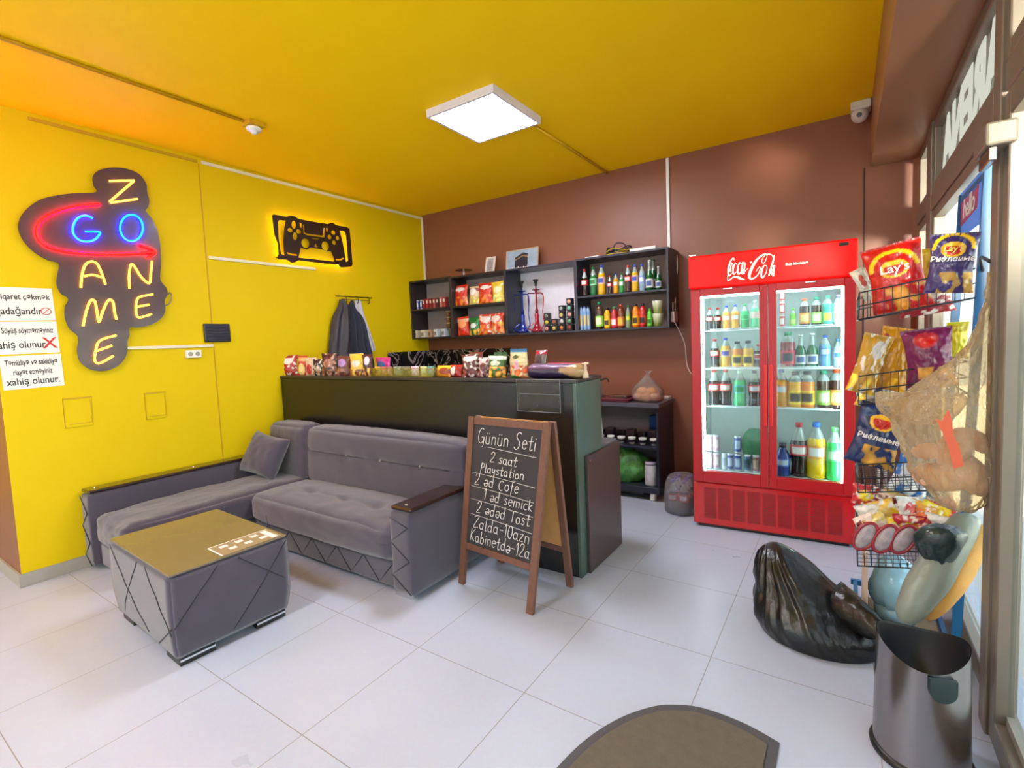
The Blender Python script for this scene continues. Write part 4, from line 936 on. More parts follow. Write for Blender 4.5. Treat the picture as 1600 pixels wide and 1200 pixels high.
# unit C: two hookahs
def hookah(px, c, cn, lab):
    x = sp_(px, 1.7, 4.30); t = thing('hookah', lab, 'hookah', (x, 4.31, 1.503)); t.scale = (.8, .8, 1); m1_ = mat('hookah_%s' % cn, c, 0.12, 0.3, coat=0.8); m2_ = mat('hookah_stem_%s' % cn, tuple(int(v * .8) for v in c), 0.25, 0.6)
    link('vase', lathe(B(), [(0, 0), (.075, 0), (.085, .012), (.06, .04), (.034, .08), (.026, .14), (.03, .18), (.02, .2)], 20), m1_, t)
    link('stem', lathe(B(), [(.02, .2), (.022, .23), (.012, .25), (.011, .4), (.016, .41), (.016, .43), (.009, .44), (.009, .47)], 14), m2_, t)
    link('tray', lathe(B(), [(.009, .425), (.05, .432), (.053, .437), (.009, .433)], 20), m2_, t)
    link('bowl', lathe(B(), [(0, .47), (.016, .475), (.014, .50), (.035, .53), (.037, .54), (0, .54)], 16), blackp, t)
    link('hose', tube(B(), catmull([(.015, 0, .4), (.1, -.02, .39), (.125, -.03, .33), (.12, -.05, .2), (.14, -.06, .08), (.08, -.09, .02), (-.04, -.1, .03), (-.1, -.06, .05), (-.05, .0, .1)], 6), 0.007, 8), m1_, t)
    bm = B(); tube(bm, [(-.02, 0, .4), (-.12, -.01, .405)], .006, 8); tube(bm, [(-.12, -.01, .405), (-.1, -.03, .22)], .005, 8); link('hose_handle', bm, m2_, t)
    return t
hookah(816, (22, 50, 150), 'blue', 'blue hookah with hose, left one in the white backed shelf'); hookah(838, (170, 20, 50), 'red', 'dark red hookah with hose, right one in the white backed shelf')
# tobacco tins
tcols = [(200, 130, 120), (190, 190, 60), (120, 130, 120), (210, 190, 80), (150, 90, 60), (220, 130, 60), (200, 190, 190), (210, 190, 120), (150, 160, 160), (160, 70, 60), (100, 160, 110), (220, 150, 140), (120, 200, 180), (210, 160, 130), (190, 190, 80), (200, 180, 180)]
q = 0
for si, (px, cnt) in enumerate(((856, 3), (867.5, 2), (879.5, 4), (892, 5))):
    x = sp_(px, 1.6, 4.25)
    for k in range(cnt):
        c = tcols[q]; q += 1
        t = thing('tobacco_tin', 'small dark square tin, ' + ('topmost' if k == cnt - 1 else ('lowest' if k == 0 else ORD[k] + ' from below')) + ' in the ' + ['first', 'second', 'third', 'fourth'][si] + ' stack right of the hookahs', 'tin', (x, 4.25, 1.5035 + k * 0.0625), R_.uniform(-.1, .1), 'dark tins')
        hh = 0.062; wv = 0.029
        link('tin_body', box(B(), (-wv, -wv, 0), (wv, wv, hh - 0.001), 0.004, 1), mat('dark_tin', (26, 24, 26), 0.35), t)
        link('tin_label', lathe(B(), [(0, 0), (0.019, 0), (0.019, 0.001), (0, 0.001)], 14), mat('tin_label_%d' % q, c, 0.4), t)
        t.children[-1].matrix_local = Matrix.Translation((0, -wv - 0.0003, hh / 2)) @ Matrix.Rotation(PI / 2, 4, 'X')
# unit D: bottles
ztop = 1.818
topD = [(914, 416, COLA), (927.5, 414, ('pet', (24, 110, 56), (24, 110, 56), (150, 214, 170), (30, 120, 60))), (940.5, 412, ('pet', (240, 176, 20), (60, 80, 190), (240, 190, 170), (60, 80, 180))), (953, 429, COLA), (962.5, 426, ORNG), (971.5, 427, LIME), (981.5, 416, ('cola', (50, 20, 16), (214, 60, 50), (200, 24, 30), (230, 220, 220))), (992.5, 416, ('pet', (236, 180, 30), (60, 80, 190), (236, 200, 180), (60, 80, 180))), (1003.5, 416, WATR), (1015, 411, GLAS), (1021, 410, ('glass', (16, 90, 44), (30, 110, 60), (230, 232, 228), (190, 80, 60))), (1029, 422, GLAS)]
for i, (px, yt, sp2) in enumerate(topD):
    Y = 4.25 if i != 10 else 4.36; x = sp_(px, 1.9, Y); h = hgt(px, yt, 458, Y) * (1.02 if i != 10 else 1.05)
    bottle(*sp2, (x, Y, ztop), h, '%s on the upper bottle shelf, %s' % ({'cola': 'dark cola bottle with red label', 'pet': 'coloured soda bottle', 'tall': 'clear water bottle', 'glass': 'green glass bottle'}[sp2[0]], ordn(i, 12)), 'bottles on the upper wall shelf', fat=0.9)
botD = [(937, 473, TEAG, 'dark bottle with green label'), (949, 483, JUIY, 'yellow juice bottle'), (960, 482, ('juice', (180, 40, 50), (40, 140, 80), (220, 60, 70), (236, 230, 230)), 'red bottle with white patches'), (970.5, 479, ('juice', (120, 50, 24), (190, 60, 40), (230, 130, 70), (220, 190, 60)), 'orange labelled dark bottle'), (981.5, 481, ('tall', (150, 170, 130), (40, 140, 60), (110, 180, 90), (220, 220, 60)), 'slim pale green bottle'), (993.5, 479, JUIC, 'orange juice bottle with black cap'), (1004.5, 479, ('juice', (190, 36, 36), (40, 36, 50), (210, 50, 44), (30, 30, 34)), 'red bottle with dark cap'), (1015, 488, ('juice', (90, 190, 40), (90, 190, 40), (110, 210, 50), (40, 110, 30)), 'small lime green bottle')]
for i, (px, yt, sp2, ds) in enumerate(botD):
    Y = 4.25; x = sp_(px, 1.6, Y); h = hgt(px, yt, 516, Y); bottle(*sp2, (x, Y, 1.503), h, ds + ' on the lower bottle shelf, ' + ordn(i, 8), 'bottles on the lower wall shelf', fat=0.88, neck=sp2[0] == 'tall')
for i, px in enumerate((908, 914.5, 920.5)):
    x = sp_(px, 1.6, 4.24 + 0.04 * i); bottle('carton', (150, 180, 220), (70, 100, 190), (130, 170, 225), (240, 200, 110), (x, 4.24 + 0.03 * i, 1.503), 0.225, 'tall pale blue carton on the lower bottle shelf, ' + ordn(i, 3) + ' of three', 'pale blue cartons', 'drink_carton', 'carton', fat=0.62)
for i in range(2):
    t = thing('noodle_cup', 'printed paper cup at the right of the lower bottle shelf, ' + ['lower', 'upper'][i] + ' of two', 'cup', (sp_(1028, 1.6, 4.25), 4.25, 1.503 + i * 0.112), 0, 'stacked printed cups')
    bm = B(); lathe(bm, [(0, 0), (.033, 0), (.046, .10), (.046, .108)], 20); o = link('cup', bm, LABEL, t, True)
    setcol(o.data, [lin((214, 220, 190) if v.co.z > .07 else ((120, 180, 70) if noise.noise(v.co * 40) > 0 else (224, 190, 80))) for v in o.data.vertices])
    link('cup_lid', lathe(B(), [(.047, .108), (.048, .111), (0, .111)], 20), mat('foil_lid', (226, 226, 216), 0.3), t)
# on top of the shelves
t = thing('glass_cake_stand', 'clear glass dish on a short stem on top of the snack shelf', 'dish', (sp_(723, 2.2, 4.3), 4.32, 2.165))
link('stem', lathe(B(), [(0, 0), (.028, 0), (.03, .004), (.008, .012), (.01, .03), (.016, .04), (.01, .05), (.01, .07), (.018, .085), (0, .09)], 16), mat('clear_white_glass', (200, 190, 186), 0.1, coat=1.0), t)
link('glass_plate', lathe(B(), [(.01, .062), (.08, .066), (.1, .074), (.1, .078), (.01, .068)], 24), clear('clear_glass', (225, 225, 225), 0.3), t)
t = thing('picture_frame', 'small white framed ornamental print leaning on top of the snack shelf', 'picture', (sp_(764, 2.25, 4.33), 4.33, 2.1665)); t.rotation_euler = (math.radians(-14), math.radians(0), 0)
bm = B()
for a_, b2 in (((-.065, -.006, 0), (.065, .006, .022)), ((-.065, -.006, .168), (.065, .006, .19)), ((-.065, -.006, .022), (-.043, .006, .168)), ((.043, -.006, .022), (.065, .006, .168))): box(bm, a_, b2, .002, 1)
link('white_frame', bm, mat('frame_white', (228, 218, 216), 0.4), t); link('print', box(B(), (-.043, -.002, .022), (.043, .002, .168)), mat('grey_print', (176, 166, 170), 0.5, var=0.2, scale=60), t)
bm = B(); tube(bm, [(.03 * math.cos(a * PI / 12), -.003, .095 + .05 * math.sin(a * PI / 12)) for a in range(24)], .002, 5, closed=True); tube(bm, [(.014 * math.cos(a * PI / 12), -.003, .095 + .035 * math.sin(a * PI / 12)) for a in range(24)], .002, 5, closed=True); link('ornament', bm, mat('grey_ornament', (110, 104, 116), 0.5), t)
a_ = oY(790, 418, 4.34); b2 = oY(839, 377, 4.34)
t = thing('picture_frame', 'framed picture of a dark cube building leaning above the hookah shelf', 'picture', ((a_.x + b2.x) / 2, 4.34, 2.1615)); t.rotation_euler = (math.radians(-8), 0, 0); w = (b2.x - a_.x) / 2; hh = 0.222
bm = B()
for p, q2 in (((-w, -.006, 0), (w, .006, .01)), ((-w, -.006, hh - .01), (w, .006, hh)), ((-w, -.006, .01), (-w + .01, .006, hh - .01)), ((w - .01, -.006, .01), (w, .006, hh - .01))): box(bm, p, q2, .001, 1)
link('gold_frame', bm, mat('pale_gold_frame', (196, 166, 130), 0.4), t); link('sky_print', box(B(), (-w + .01, -.002, .01), (w - .01, .002, hh - .01)), mat('cloudy_blue_print', (150, 168, 190), 0.5, var=0.35, scale=14), t)
bm = B(); prism(bm, [(-.085, .03), (.06, .03), (.075, .05), (.075, .165), (.015, .185), (-.085, .14)], .001, (0, -.0022, 0), (1, 0, 0), (0, 0, 1), (0, -1, 0)); link('dark_cube_print', bm, mat('dark_navy_print', (34, 32, 48), 0.5), t)
bm = B(); prism(bm, [(-.085, .118), (.015, .158), (.075, .14), (.075, .128), (.015, .145), (-.085, .106)], .0006, (0, -.0034, 0), (1, 0, 0), (0, 0, 1), (0, -1, 0)); link('gold_band_print', bm, mat('gold_print', (150, 120, 80), 0.5), t)
bm = B()
for k in range(12): box(bm, (-w + .015 + k * .023, -.0046, .012), (-w + .030 + k * .023, -.0036, .03 + .01 * (k % 3 == 0)))
link('crowd_print', bm, paperm, t)
# cable coil and paper stacks on the bottle shelf
t = thing('cable_coil', 'tangled black and yellow cable coil on top of the bottle shelf', 'cable', (sp_(967, 2.2, 4.3), 4.30, 2.1655))
bm = B(); bm2 = B()
for k in range(9):
    rr = .07 + .02 * R_.random(); P = [(rr * 1.5 * math.cos(a * PI / 10), rr * math.sin(a * PI / 10), .012 + .008 * k * (0.7 + .3 * math.sin(a + k)) ) for a in range(20)]; tube(bm if k % 3 else bm2, P, .005, 6, closed=True)
tube(bm, catmull([(-.06, 0, .05), (-.02, -.02, .11), (.05, 0, .10), (.09, .01, .03)], 6), .005, 6)
link('black_cable', bm, blackp, t); link('yellow_cable', bm2, mat('yellow_cable', (190, 160, 40), 0.5), t)
tag(link('paper_sheets', box(B(), (sp_(990, 2.2, 4.3), 4.20, 2.1655), (sp_(1030, 2.2, 4.3), 4.42, 2.195), .003, 1), paperm), 'thick pile of white paper at the right on the bottle shelf', 'paper')
tag(link('paper_sheets', box(B(), (sp_(921, 2.2, 4.3), 4.20, 2.1655), (sp_(942, 2.2, 4.3), 4.36, 2.178), .003, 1), paperm), 'thin white paper slip at the left on the bottle shelf', 'paper')
# power adapter and cable on shelf side
t = thing('extension_socket', 'grey adapter box with cable hanging at the right side of the shelf', 'adapter', (0, 0, 0))
p = oX(1053, 495, -1.235); link('adapter_box', box(B(), (-1.249, p.y - .05, p.z - .045), (-1.215, p.y + .05, p.z + .045), .004), mat('grey_beige_plastic', (150, 138, 132), 0.5), t)
bm = B()
for dy in (-.035, .035): tube(bm, [(-1.232, p.y + dy, p.z + .04), (-1.232, p.y + dy, p.z + .12)], .007, 6)
link('bracket', bm, MC['grey_beige_plastic'], t)
xx0 = oY(1047, 388, YB).x
link('white_cable', tube(B(), catmull([(xx0, YB - .012, 2.20), (xx0 + .06, YB - .03, 2.14), (xx0 + .07, YB - .04, 2.0), (xx0 + .05, YB - .04, 1.85), (-1.232, p.y + .03, p.z + .06)], 8), .006, 6), white, t)
link('lower_cable', tube(B(), catmull([(-1.232, p.y, p.z - .04), (-1.18, YB - .1, 1.35), (-1.17, YB - .03, 1.12), (-1.05, YB - .02, .98), (-.92, YB - .02, .9)], 8), .004, 6), white, t)

# ------------------------------------------------------------------ marble splashback
mb = bpy.data.materials.new('black_marble'); mb.use_nodes = True; n = mb.node_tree; b = n.nodes['Principled BSDF']
tx = n.nodes.new('ShaderNodeTexCoord'); vo = n.nodes.new('ShaderNodeTexNoise'); vo.inputs['Scale'].default_value = 3.2; vo.inputs['Detail'].default_value = 5; vo.inputs['Distortion'].default_value = 2.0
n.links.new(tx.outputs['Object'], vo.inputs['Vector']); cr = n.nodes.new('ShaderNodeValToRGB'); n.links.new(vo.outputs['Fac'], cr.inputs[0])
e = cr.color_ramp.elements; e[0].position = .47; e[0].color = lin((24, 18, 20)); e[1].position = .53; e[1].color = lin((24, 18, 20)); x_ = e.new(.5); x_.color = lin((190, 176, 172))
n.links.new(cr.outputs[0], b.inputs['Base Color']); b.inputs['Roughness'].default_value = .25
struct('trim_9', box(B(), (XW, 3.80, .85), (XW + .014, YB - .014, 1.35)), mb)
struct('trim_10', box(B(), (XW, YB - .014, .85), (-3.10, YB, 1.35)), mb)
worktop = thing('kitchen_worktop', 'dark worktop with marble look along the back wall', 'worktop', (0, 0, 0))
link('worktop_board', box(B(), (XW + .016, 4.0, .815), (-1.30, YB - .016, .85), .003, 1), mat('grey_edge_worktop', (84, 82, 92), .3, var=.2, scale=12), worktop)
t = thing('open_base_unit', 'dark open base unit on castors under the worktop end', 'cabinet', (0, 0, 0))
U0, U1 = -2.55, -1.315
for nm, a_, b2 in (('side_panel', (U1 - .02, 4.02, .07), (U1, YB - .016, .813)), ('side_panel', (U0, 4.02, .07), (U0 + .02, YB - .016, .813)), ('bottom_board', (U0 + .02, 4.02, .07), (U1 - .02, YB - .016, .12)), ('middle_board', (U0 + .02, 4.03, .45), (U1 - .02, YB - .022, .468))): link(nm, box(B(), a_, b2, .001, 1), navy, t)
link('back_panel', box(B(), (U0 + .02, YB - .021, .12), (U1 - .02, YB - .017, .813)), lg, t)
link('plinth', box(B(), (U0, 4.06, 0.035), (U1 - .16, YB - .03, .068)), darkbr, t)
for x in (U1 - .07, U0 + .05): link('castor', box(B(), (x - .022, 4.03, 0.0), (x + .022, 4.10, .068), .012), white, t)
# things on the worktop
t = thing('bread_bag', 'clear plastic bag of golden bread rolls on the worktop', 'bag of bread', (-1.445, 4.15, .851))
bm = B()
for k, (dx, dy, dz) in enumerate(((-.07, -.03, .042), (.0, -.05, .04), (.075, -.03, .042), (-.03, .04, .045), (.05, .05, .042), (-.04, -.02, .09), (.04, -.01, .09))):
    tb = bmesh.new(); bmesh.ops.create_icosphere(tb, subdivisions=2, radius=.045, matrix=Matrix.Translation((dx, dy, dz)) @ Matrix.Diagonal((1.2, .9, .85, 1))); merge(bm, tb, 0)
link('bread_rolls', bm, mat('golden_bread', (214, 150, 84), .6, var=.2, scale=30), t, True)
def loft_bag(rows, n_=28, sd=0, wr=.012, vw=1.0):
    bm = B(); rings = []
    for j, (cx_, cy2, z, rx, ry) in enumerate(rows):
        ring = []
        for k in range(n_):
            a = 2 * PI * k / n_; q3 = 1 + wr / max(rx, .02) * noise.noise(Vector((math.cos(a) * 2.2 * vw, math.sin(a) * 2.2 * vw, z * 9 * vw + sd))) + .5 * wr / max(rx, .02) * noise.noise(Vector((math.cos(a) * 6, math.sin(a) * 6, z * 14 + sd)))
            ring.append(bm.verts.new((cx_ + rx * math.cos(a) * q3, cy2 + ry * math.sin(a) * q3, z)))
        rings.append(ring)
    for j in range(len(rings) - 1):
        for k in range(n_): bm.faces.new((rings[j][k], rings[j][(k + 1) % n_], rings[j + 1][(k + 1) % n_], rings[j + 1][k])).smooth = True
    bm.faces.new(rings[0][::-1]); bm.faces.new(rings[-1]); return bm
def lerp_rows(keys, n_):
    out = [];
    P = [Vector(k[:3]) for k in keys]; Q = [Vector((k[3], k[4], 0)) for k in keys]; a = catmull(P, n_); c = catmull(Q, n_)
    return [(p.x, p.y, p.z, max(.002, q4.x), max(.002, q4.y)) for p, q4 in zip(a, c)]
link('clear_bag', loft_bag(lerp_rows([(0, 0, 0, .10, .08), (0, 0, .03, .135, .11), (0, 0, .1, .135, .105), (.0, 0, .16, .085, .07), (.0, 0, .215, .03, .025), (.005, 0, .245, .012, .01), (.01, 0, .268, .03, .02)], 4), sd=3, wr=.014), clear('bag_film', (240, 238, 236), .5, .08, .14, (235, 220, 205)), t)
t = thing('serving_tray', 'maroon tray holding papers on the worktop behind the counter end', 'tray', (-1.80, 4.14, .851))
link('tray_base', box(B(), (-.2, -.12, 0), (.22, .13, .02), .008), mat('maroon_plastic', (104, 34, 50), .3), t)
link('tray_rim', tube(B(), [(-.2, -.12, .022), (.22, -.12, .022), (.22, .13, .022), (-.2, .13, .022)], .006, 6, closed=True), MC['maroon_plastic'], t)
tag(link('metal_dish', box(B(), (-1.80, 4.14, .8725), (-1.64, 4.26, .895), .006), steel), 'flat shiny metal dish lying on the maroon tray', 'dish')
t = thing('glass_jug', 'clear glass jug with dark handle on the worktop behind the counter', 'jug', (-1.95, 4.2, .851))
link('jug_body', lathe(B(), [(0, 0), (.05, 0), (.055, .01), (.06, .08), (.045, .15), (.05, .17)], 20), clear('jug_glass', (190, 180, 184), .5, .05, .25), t); link('jug_lid', lathe(B(), [(.05, .17), (.052, .18), (.02, .19), (0, .19)], 20), blackp, t); link('jug_handle', tube(B(), catmull([(.04, 0, .18), (.1, 0, .19), (.12, 0, .16)], 5), .008, 8), blackp, t)
tag(link('serviette_holder', box(B(), (-1.40, 4.33, .851), (-1.32, 4.42, .872), .004), white), 'little white block at the back right corner of the worktop', 'box')
# inside the open unit
for i in range(7):
    x = -1.99 + i * .1; bm = B(); t = thing('cup', 'white cup with dark decoration on the middle board, ' + ordn(i, 7), 'cup', (x, 4.12, .4695), 0, 'small white cups')
    link('cup_body', lathe(bm, [(0, 0), (.022, 0), (.034, .05), (.036, .06), (.031, .055), (.02, .01), (0, .01)], 14), paperm, t); link('dark_wrap', lathe(B(), [(.0275, .018), (.034, .042)], 14, cap=False), mat('dark_purple_wrap', (48, 36, 56), .5), t)
for i in range(6):
    x = -1.94 + i * .1; tag(link('dark_packet', box(B(), (x - .04, 4.2, .4695), (x + .04, 4.28, .56 + .02 * (i % 2)), .01), mat('dark_purple_packet_%d' % (i % 2), ((44, 34, 48), (70, 56, 70))[i % 2], .35)), 'dark purple packet behind the white cups, ' + ordn(i, 6), 'packet', 'dark packets')
tag(link('blue_carton', box(B(), (-1.49, 4.30, .4695), (-1.36, 4.38, .70), .004), mat('blue_carton', (30, 78, 140), .4)), 'upright blue carton at the right of the middle board', 'carton')
tag(link('yellow_packet', box(B(), (-1.49, 4.235, .5), (-1.36, 4.285, .54), .01), mat('yellow_packet', (220, 160, 30), .4)), 'small yellow packet lying before the blue carton', 'packet'); bpy.data.objects['yellow_packet'].location.z = -.03
tag(link('paper_roll', tube(B(), [(-1.86, 4.06, .4695), (-1.875, 4.08, .76)], [.028, .012], 12), paperm), 'tall white paper cone standing on the middle board', 'paper')
o = tag(link('green_bag', loft_bag(lerp_rows([(-1.72, 4.2, .121, .2, .1), (-1.72, 4.2, .2, .235, .13), (-1.72, 4.2, .32, .215, .12), (-1.72, 4.2, .40, .1, .07), (-1.72, 4.2, .43, .03, .03)], 4), sd=9, wr=.06, vw=1.6), mat('bright_green_film', (84, 150, 70), .3, var=.85, scale=22, bump=.9, bscale=45, coat=.4)), 'bulging green plastic bag on the bottom board', 'bag')
t = thing('storage_jar', 'white printed jar on the bottom board beside the green bag', 'jar', (-1.42, 4.11, .121)); link('jar_body', lathe(B(), [(0, 0), (.05, 0), (.052, .01), (.052, .17), (.045, .18)], 20), mat('white_print', (200, 192, 200), .4, var=.2, scale=25), t); link('jar_lid', lathe(B(), [(.048, .18), (.048, .205), (0, .205)], 20), mat('pale_lilac_lid', (176, 160, 190), .4), t)

# ------------------------------------------------------------------ snacks on the counter
CB = [ # px, y top, width px, depth, paint, label
 (452, 556, 27, P_gen((166, 26, 26), (240, 226, 224), (150, 40, 24), bc=(.5, .72), br=(.32, .16), fz=.3, spk=.1), 'red bag with white logo, leftmost on the counter'),
 (473, 556, 14, P_gen((196, 60, 40), (236, 206, 130), None, (222, 180, 110), bc=(.5, .3), br=(.4, .3)), 'narrow red and cream bag, second on the counter'),
 (487, 559, 17, P_gen((214, 190, 160), (180, 40, 36), None, bc=(.4, .35), br=(.3, .28)), 'cream bag with red patch, third on the counter'),
 (498, 561, 17, P_gen((54, 34, 28), (196, 170, 140), (130, 90, 60), bc=(.6, .4), br=(.25, .18), spk=.2), 'dark brown bag with pale swirl, fourth on the counter'),
 (515, 552, 24, P_gen((74, 34, 22), (150, 90, 60), (100, 60, 40), bc=(.5, .55), br=(.35, .2), spk=.3, spc=(190, 150, 130)), 'large dark brown snack bag, fifth on the counter'),
 (537, 556, 20, P_gen((104, 54, 44), (170, 130, 190), (120, 80, 60), bc=(.4, .65), br=(.35, .2), seed=4), 'brown bag with lilac patch, sixth on the counter'),
 (558, 552, 21, P_gen((232, 190, 80), (236, 206, 190), (120, 60, 30), (236, 186, 40), bc=(.5, .55), br=(.34, .14), fz=.3), 'yellow snack bag, seventh on the counter'),
 (576, 553, 16, P_gen((70, 36, 34), (216, 196, 206), (190, 130, 70), bc=(.5, .7), br=(.3, .2), seed=7), 'dark brown bag with white patch right of the yellow bag'),
 (737, 551, 27, P_gen((96, 30, 34), (234, 228, 226), (110, 50, 44), bc=(.5, .8), br=(.45, .12), spk=.25), 'maroon bag with white heading beside the pale maroon bag'),
 (757, 556, 18, P_gen((206, 186, 188), (110, 50, 56), (120, 60, 66), bc=(.5, .5), br=(.35, .2), spk=.2, spc=(90, 40, 50)), 'pale bag with maroon markings left of the green noodle bag'),
 (777, 552, 28, P_gen((74, 104, 46), (224, 232, 206), (226, 150, 60), (226, 232, 214), bc=(.4, .62), br=(.3, .12), fz=.48, bandz=(.8, .95)), 'green noodle bag with orange food picture'),
]
def face_cam(x, y): return math.atan2(-x, y) * -0 + math.atan2(x, y) * -1
for i, (px, yt, wp, pt, lab) in enumerate(CB):
    Y = 2.60; p = oY(px, 588, Y); w = (oY(px + wp / 2, 570, Y) - oY(px - wp / 2, 570, Y)).length; h = hgt(px, yt, 587, Y)
    rz = math.atan2(-p.x, Y) * .45 + R_.uniform(-.05, .05); w = wfor(p, rz, wp) * 1.04
    me = bag_mesh(w, h, .055, pt, i + 20, 22, 26); put(me, 'snack_bag', lab, 'snack bag', (p.x, Y, CT + .001), (math.radians(-5), math.radians(R_.uniform(-3, 3)), rz), 'snack bags along the counter')
# second row hints behind the first bags
for i, (px, yt, wp, pt, lab) in enumerate([(462, 562, 16, P_gen((180, 40, 34), (230, 210, 200), None, spk=.2), 'red bag half hidden behind the two leftmost bags'), (745, 549, 22, P_gen((120, 40, 34), (170, 70, 40), None), 'dark red bag standing behind the maroon bags'), (783, 549, 20, P_gen((36, 84, 52), (60, 130, 70), None), 'dark green bag standing behind the green noodle bag')]):
    Y = 2.72; p = oY(px, 588, Y); w = wfor(p, .3, wp); h = hgt(px, yt, 586, Y); me = bag_mesh(w, h, .04, pt, i + 60, 14, 18); put(me, 'snack_bag', lab, 'snack bag', (p.x, Y, CT + .001), (math.radians(-3), 0, .3))
# big rice bag
pB = oY(812, 589, 2.61); me = bag_mesh(.152, .185, .075, P_gen((214, 196, 150), (70, 90, 60), (214, 96, 50), (196, 170, 120), bc=(.45, .72), br=(.2, .06), fz=.42, bandz=(.5, .55)), 77, 30, 36, .09, flat_bottom=True)
cols = me.color_attributes['Col'].data
for v in me.vertices:
    k = v.co.z / .185
    if k > .88: cols[v.index].color = lin((50, 120, 170))
    elif k < .1 and v.co.x < .0: cols[v.index].color = lin((60, 150, 50))
    elif .3 < k < .6 and abs(v.co.x - .01) < .012 and v.co.y < 0: cols[v.index].color = lin((226, 160, 206))
put(me, 'snack_bag', 'tall beige bag with blue top, tallest on the counter', 'snack bag', (pB.x, 2.61, CT + .001), (0, 0, -.2))
# clear tray strip holding packets
t = thing('display_box', 'long clear plastic display tray of packets on the counter', 'display tray', (0, 0, 0))
xa, xb = oY(583, 580, 2.57).x, oY(680, 580, 2.57).x
bm = B(); box(bm, (xa, 2.545, CT + .001), (xb, 2.548, CT + .07)); box(bm, (xa, 2.64, CT + .001), (xb, 2.643, CT + .07)); box(bm, (xa, 2.548, CT + .001), (xa + .003, 2.64, CT + .07)); box(bm, (xb - .003, 2.548, CT + .001), (xb, 2.64, CT + .07)); box(bm, (xa + .003, 2.548, CT + .001), (xb - .003, 2.64, CT + .004)); link('clear_tray', bm, clear('tray_plastic', (240, 244, 242), .2, .05, .0, fk=.3), t)
for i, (p0, p1, c, c2) in enumerate(((585, 594, (206, 160, 50), (120, 70, 30)), (595, 604, (186, 84, 72), (200, 140, 120)), (605, 612, (150, 92, 84), (190, 150, 140)), (614, 627, (120, 132, 112), (150, 160, 140)), (628, 641, (128, 122, 106), (90, 80, 70)), (642, 654, (220, 166, 196), (240, 230, 236)), (656, 667, (196, 196, 130), (226, 226, 190)), (668, 678, (70, 140, 130), (110, 160, 200)))):
    x0_, x1_ = oY(p0, 580, 2.59).x, oY(p1, 580, 2.59).x; me = bag_mesh(x1_ - x0_, .072, .04, P_gen(c, c2, None, seed=i, br=(.3, .25), bc=(.5, .5), spk=.25, spc=c2), i + 90, 12, 12, .04); put(me, 'sweets_packet', 'low packet in the clear display tray, ' + ordn(i, 8), 'packet', ((x0_ + x1_) / 2, 2.595, CT + .0055), (0, 0, 0), 'packets in the display tray')
p0, p1 = oY(585, 560, 2.70), oY(612, 560, 2.70)
me = bag_mesh(p1.x - p0.x, .145, .03, P_gen((216, 50, 150), (70, 110, 180), None, (190, 30, 60), bc=(.42, .5), br=(.34, .3), bandz=(.92, 1.0)), 120, 24, 24, .03); put(me, 'sweets_packet', 'magenta box with blue oval behind the display tray', 'packet', ((p0.x + p1.x) / 2, 2.70, CT + .001), (0, 0, -.1))
# lying bags at the middle
def lying(px0, px1, yt, Y, pt, lab, sd, name='snack_bag'):
    a_, c_ = oY(px0, 580, Y), oY(px1, 580, Y); h = hgt((px0 + px1) / 2, yt, 587, Y); me = bag_mesh(c_.x - a_.x, h, .07, pt, sd, 20, 14, .04); return put(me, name, lab, 'snack bag', ((a_.x + c_.x) / 2, Y, CT + .001), (math.radians(-14), 0, -.1))
lying(680, 705, 569, 2.60, P_gen((232, 150, 30), (150, 60, 30), None, (240, 190, 50), bc=(.7, .45), br=(.35, .3), bandz=(.6, 1)), 'orange and yellow crisp bag right of the display tray', 130)
lying(700, 722, 568, 2.61, P_gen((166, 34, 30), (236, 228, 226), None, bc=(.5, .45), br=(.18, .35)), 'dark red bag with white arrow shape, beside the orange crisp bag', 131)
lying(832, 852, 546, 2.74, P_gen((120, 110, 110), (90, 70, 80), None, (176, 30, 50), bc=(.5, .5), br=(.35, .3), bandz=(.85, 1)), 'small red edged packet behind the purple roll bag', 132)
# purple roll bag lying along the counter
t = thing('roll_bag', 'long shiny purple and gold roll bag lying on the counter right end', 'snack bag', (0, 0, 0))
a_, c_ = oY(824, 578, 2.60), oY(911, 578, 2.60); bm = B(); rows = 26; rings = []
for j in range(rows + 1):
    u = j / rows; x = a_.x + (c_.x - a_.x) * u; r = .045 * (1 if .06 < u < .94 else .35 + (min(u, 1 - u) / .06) * .65); ring = []
    for k in range(20):
        an = 2 * PI * k / 20; q5 = 1 + .12 * noise.noise(Vector((u * 9, math.cos(an) * 2, math.sin(an) * 2)))
        ring.append(bm.verts.new((x, 2.62 + r * 1.3 * math.cos(an) * q5, CT + .043 + max(-.041, r * math.sin(an) * q5))))
    rings.append(ring)
for j in range(rows):
    for k in range(20): bm.faces.new((rings[j][k], rings[j][(k + 1) % 20], rings[j + 1][(k + 1) % 20], rings[j + 1][k]))
bm.faces.new(rings[0]); bm.faces.new(rings[-1][::-1]); bmesh.ops.recalc_face_normals(bm, faces=bm.faces)
o = link('foil_roll', bm, FILM, t, True); L0 = c_.x - a_.x
setcol(o.data, [lin((170, 136, 96) if (v.co.x - a_.x) / L0 > .72 + .1 * math.sin(v.co.z * 80) else ((120, 90, 124) if v.co.z > CT + .06 else (50, 34, 70))) for v in o.data.vertices])  # paler purple top is a highlight put into the foil colour
link('red_seam', tube(B(), [(a_.x + L0 * .35, 2.63, CT + .088), (a_.x + L0 * .98, 2.63, CT + .086)], .005, 6), mat('red_pink_seam', (206, 60, 90), .3), t)
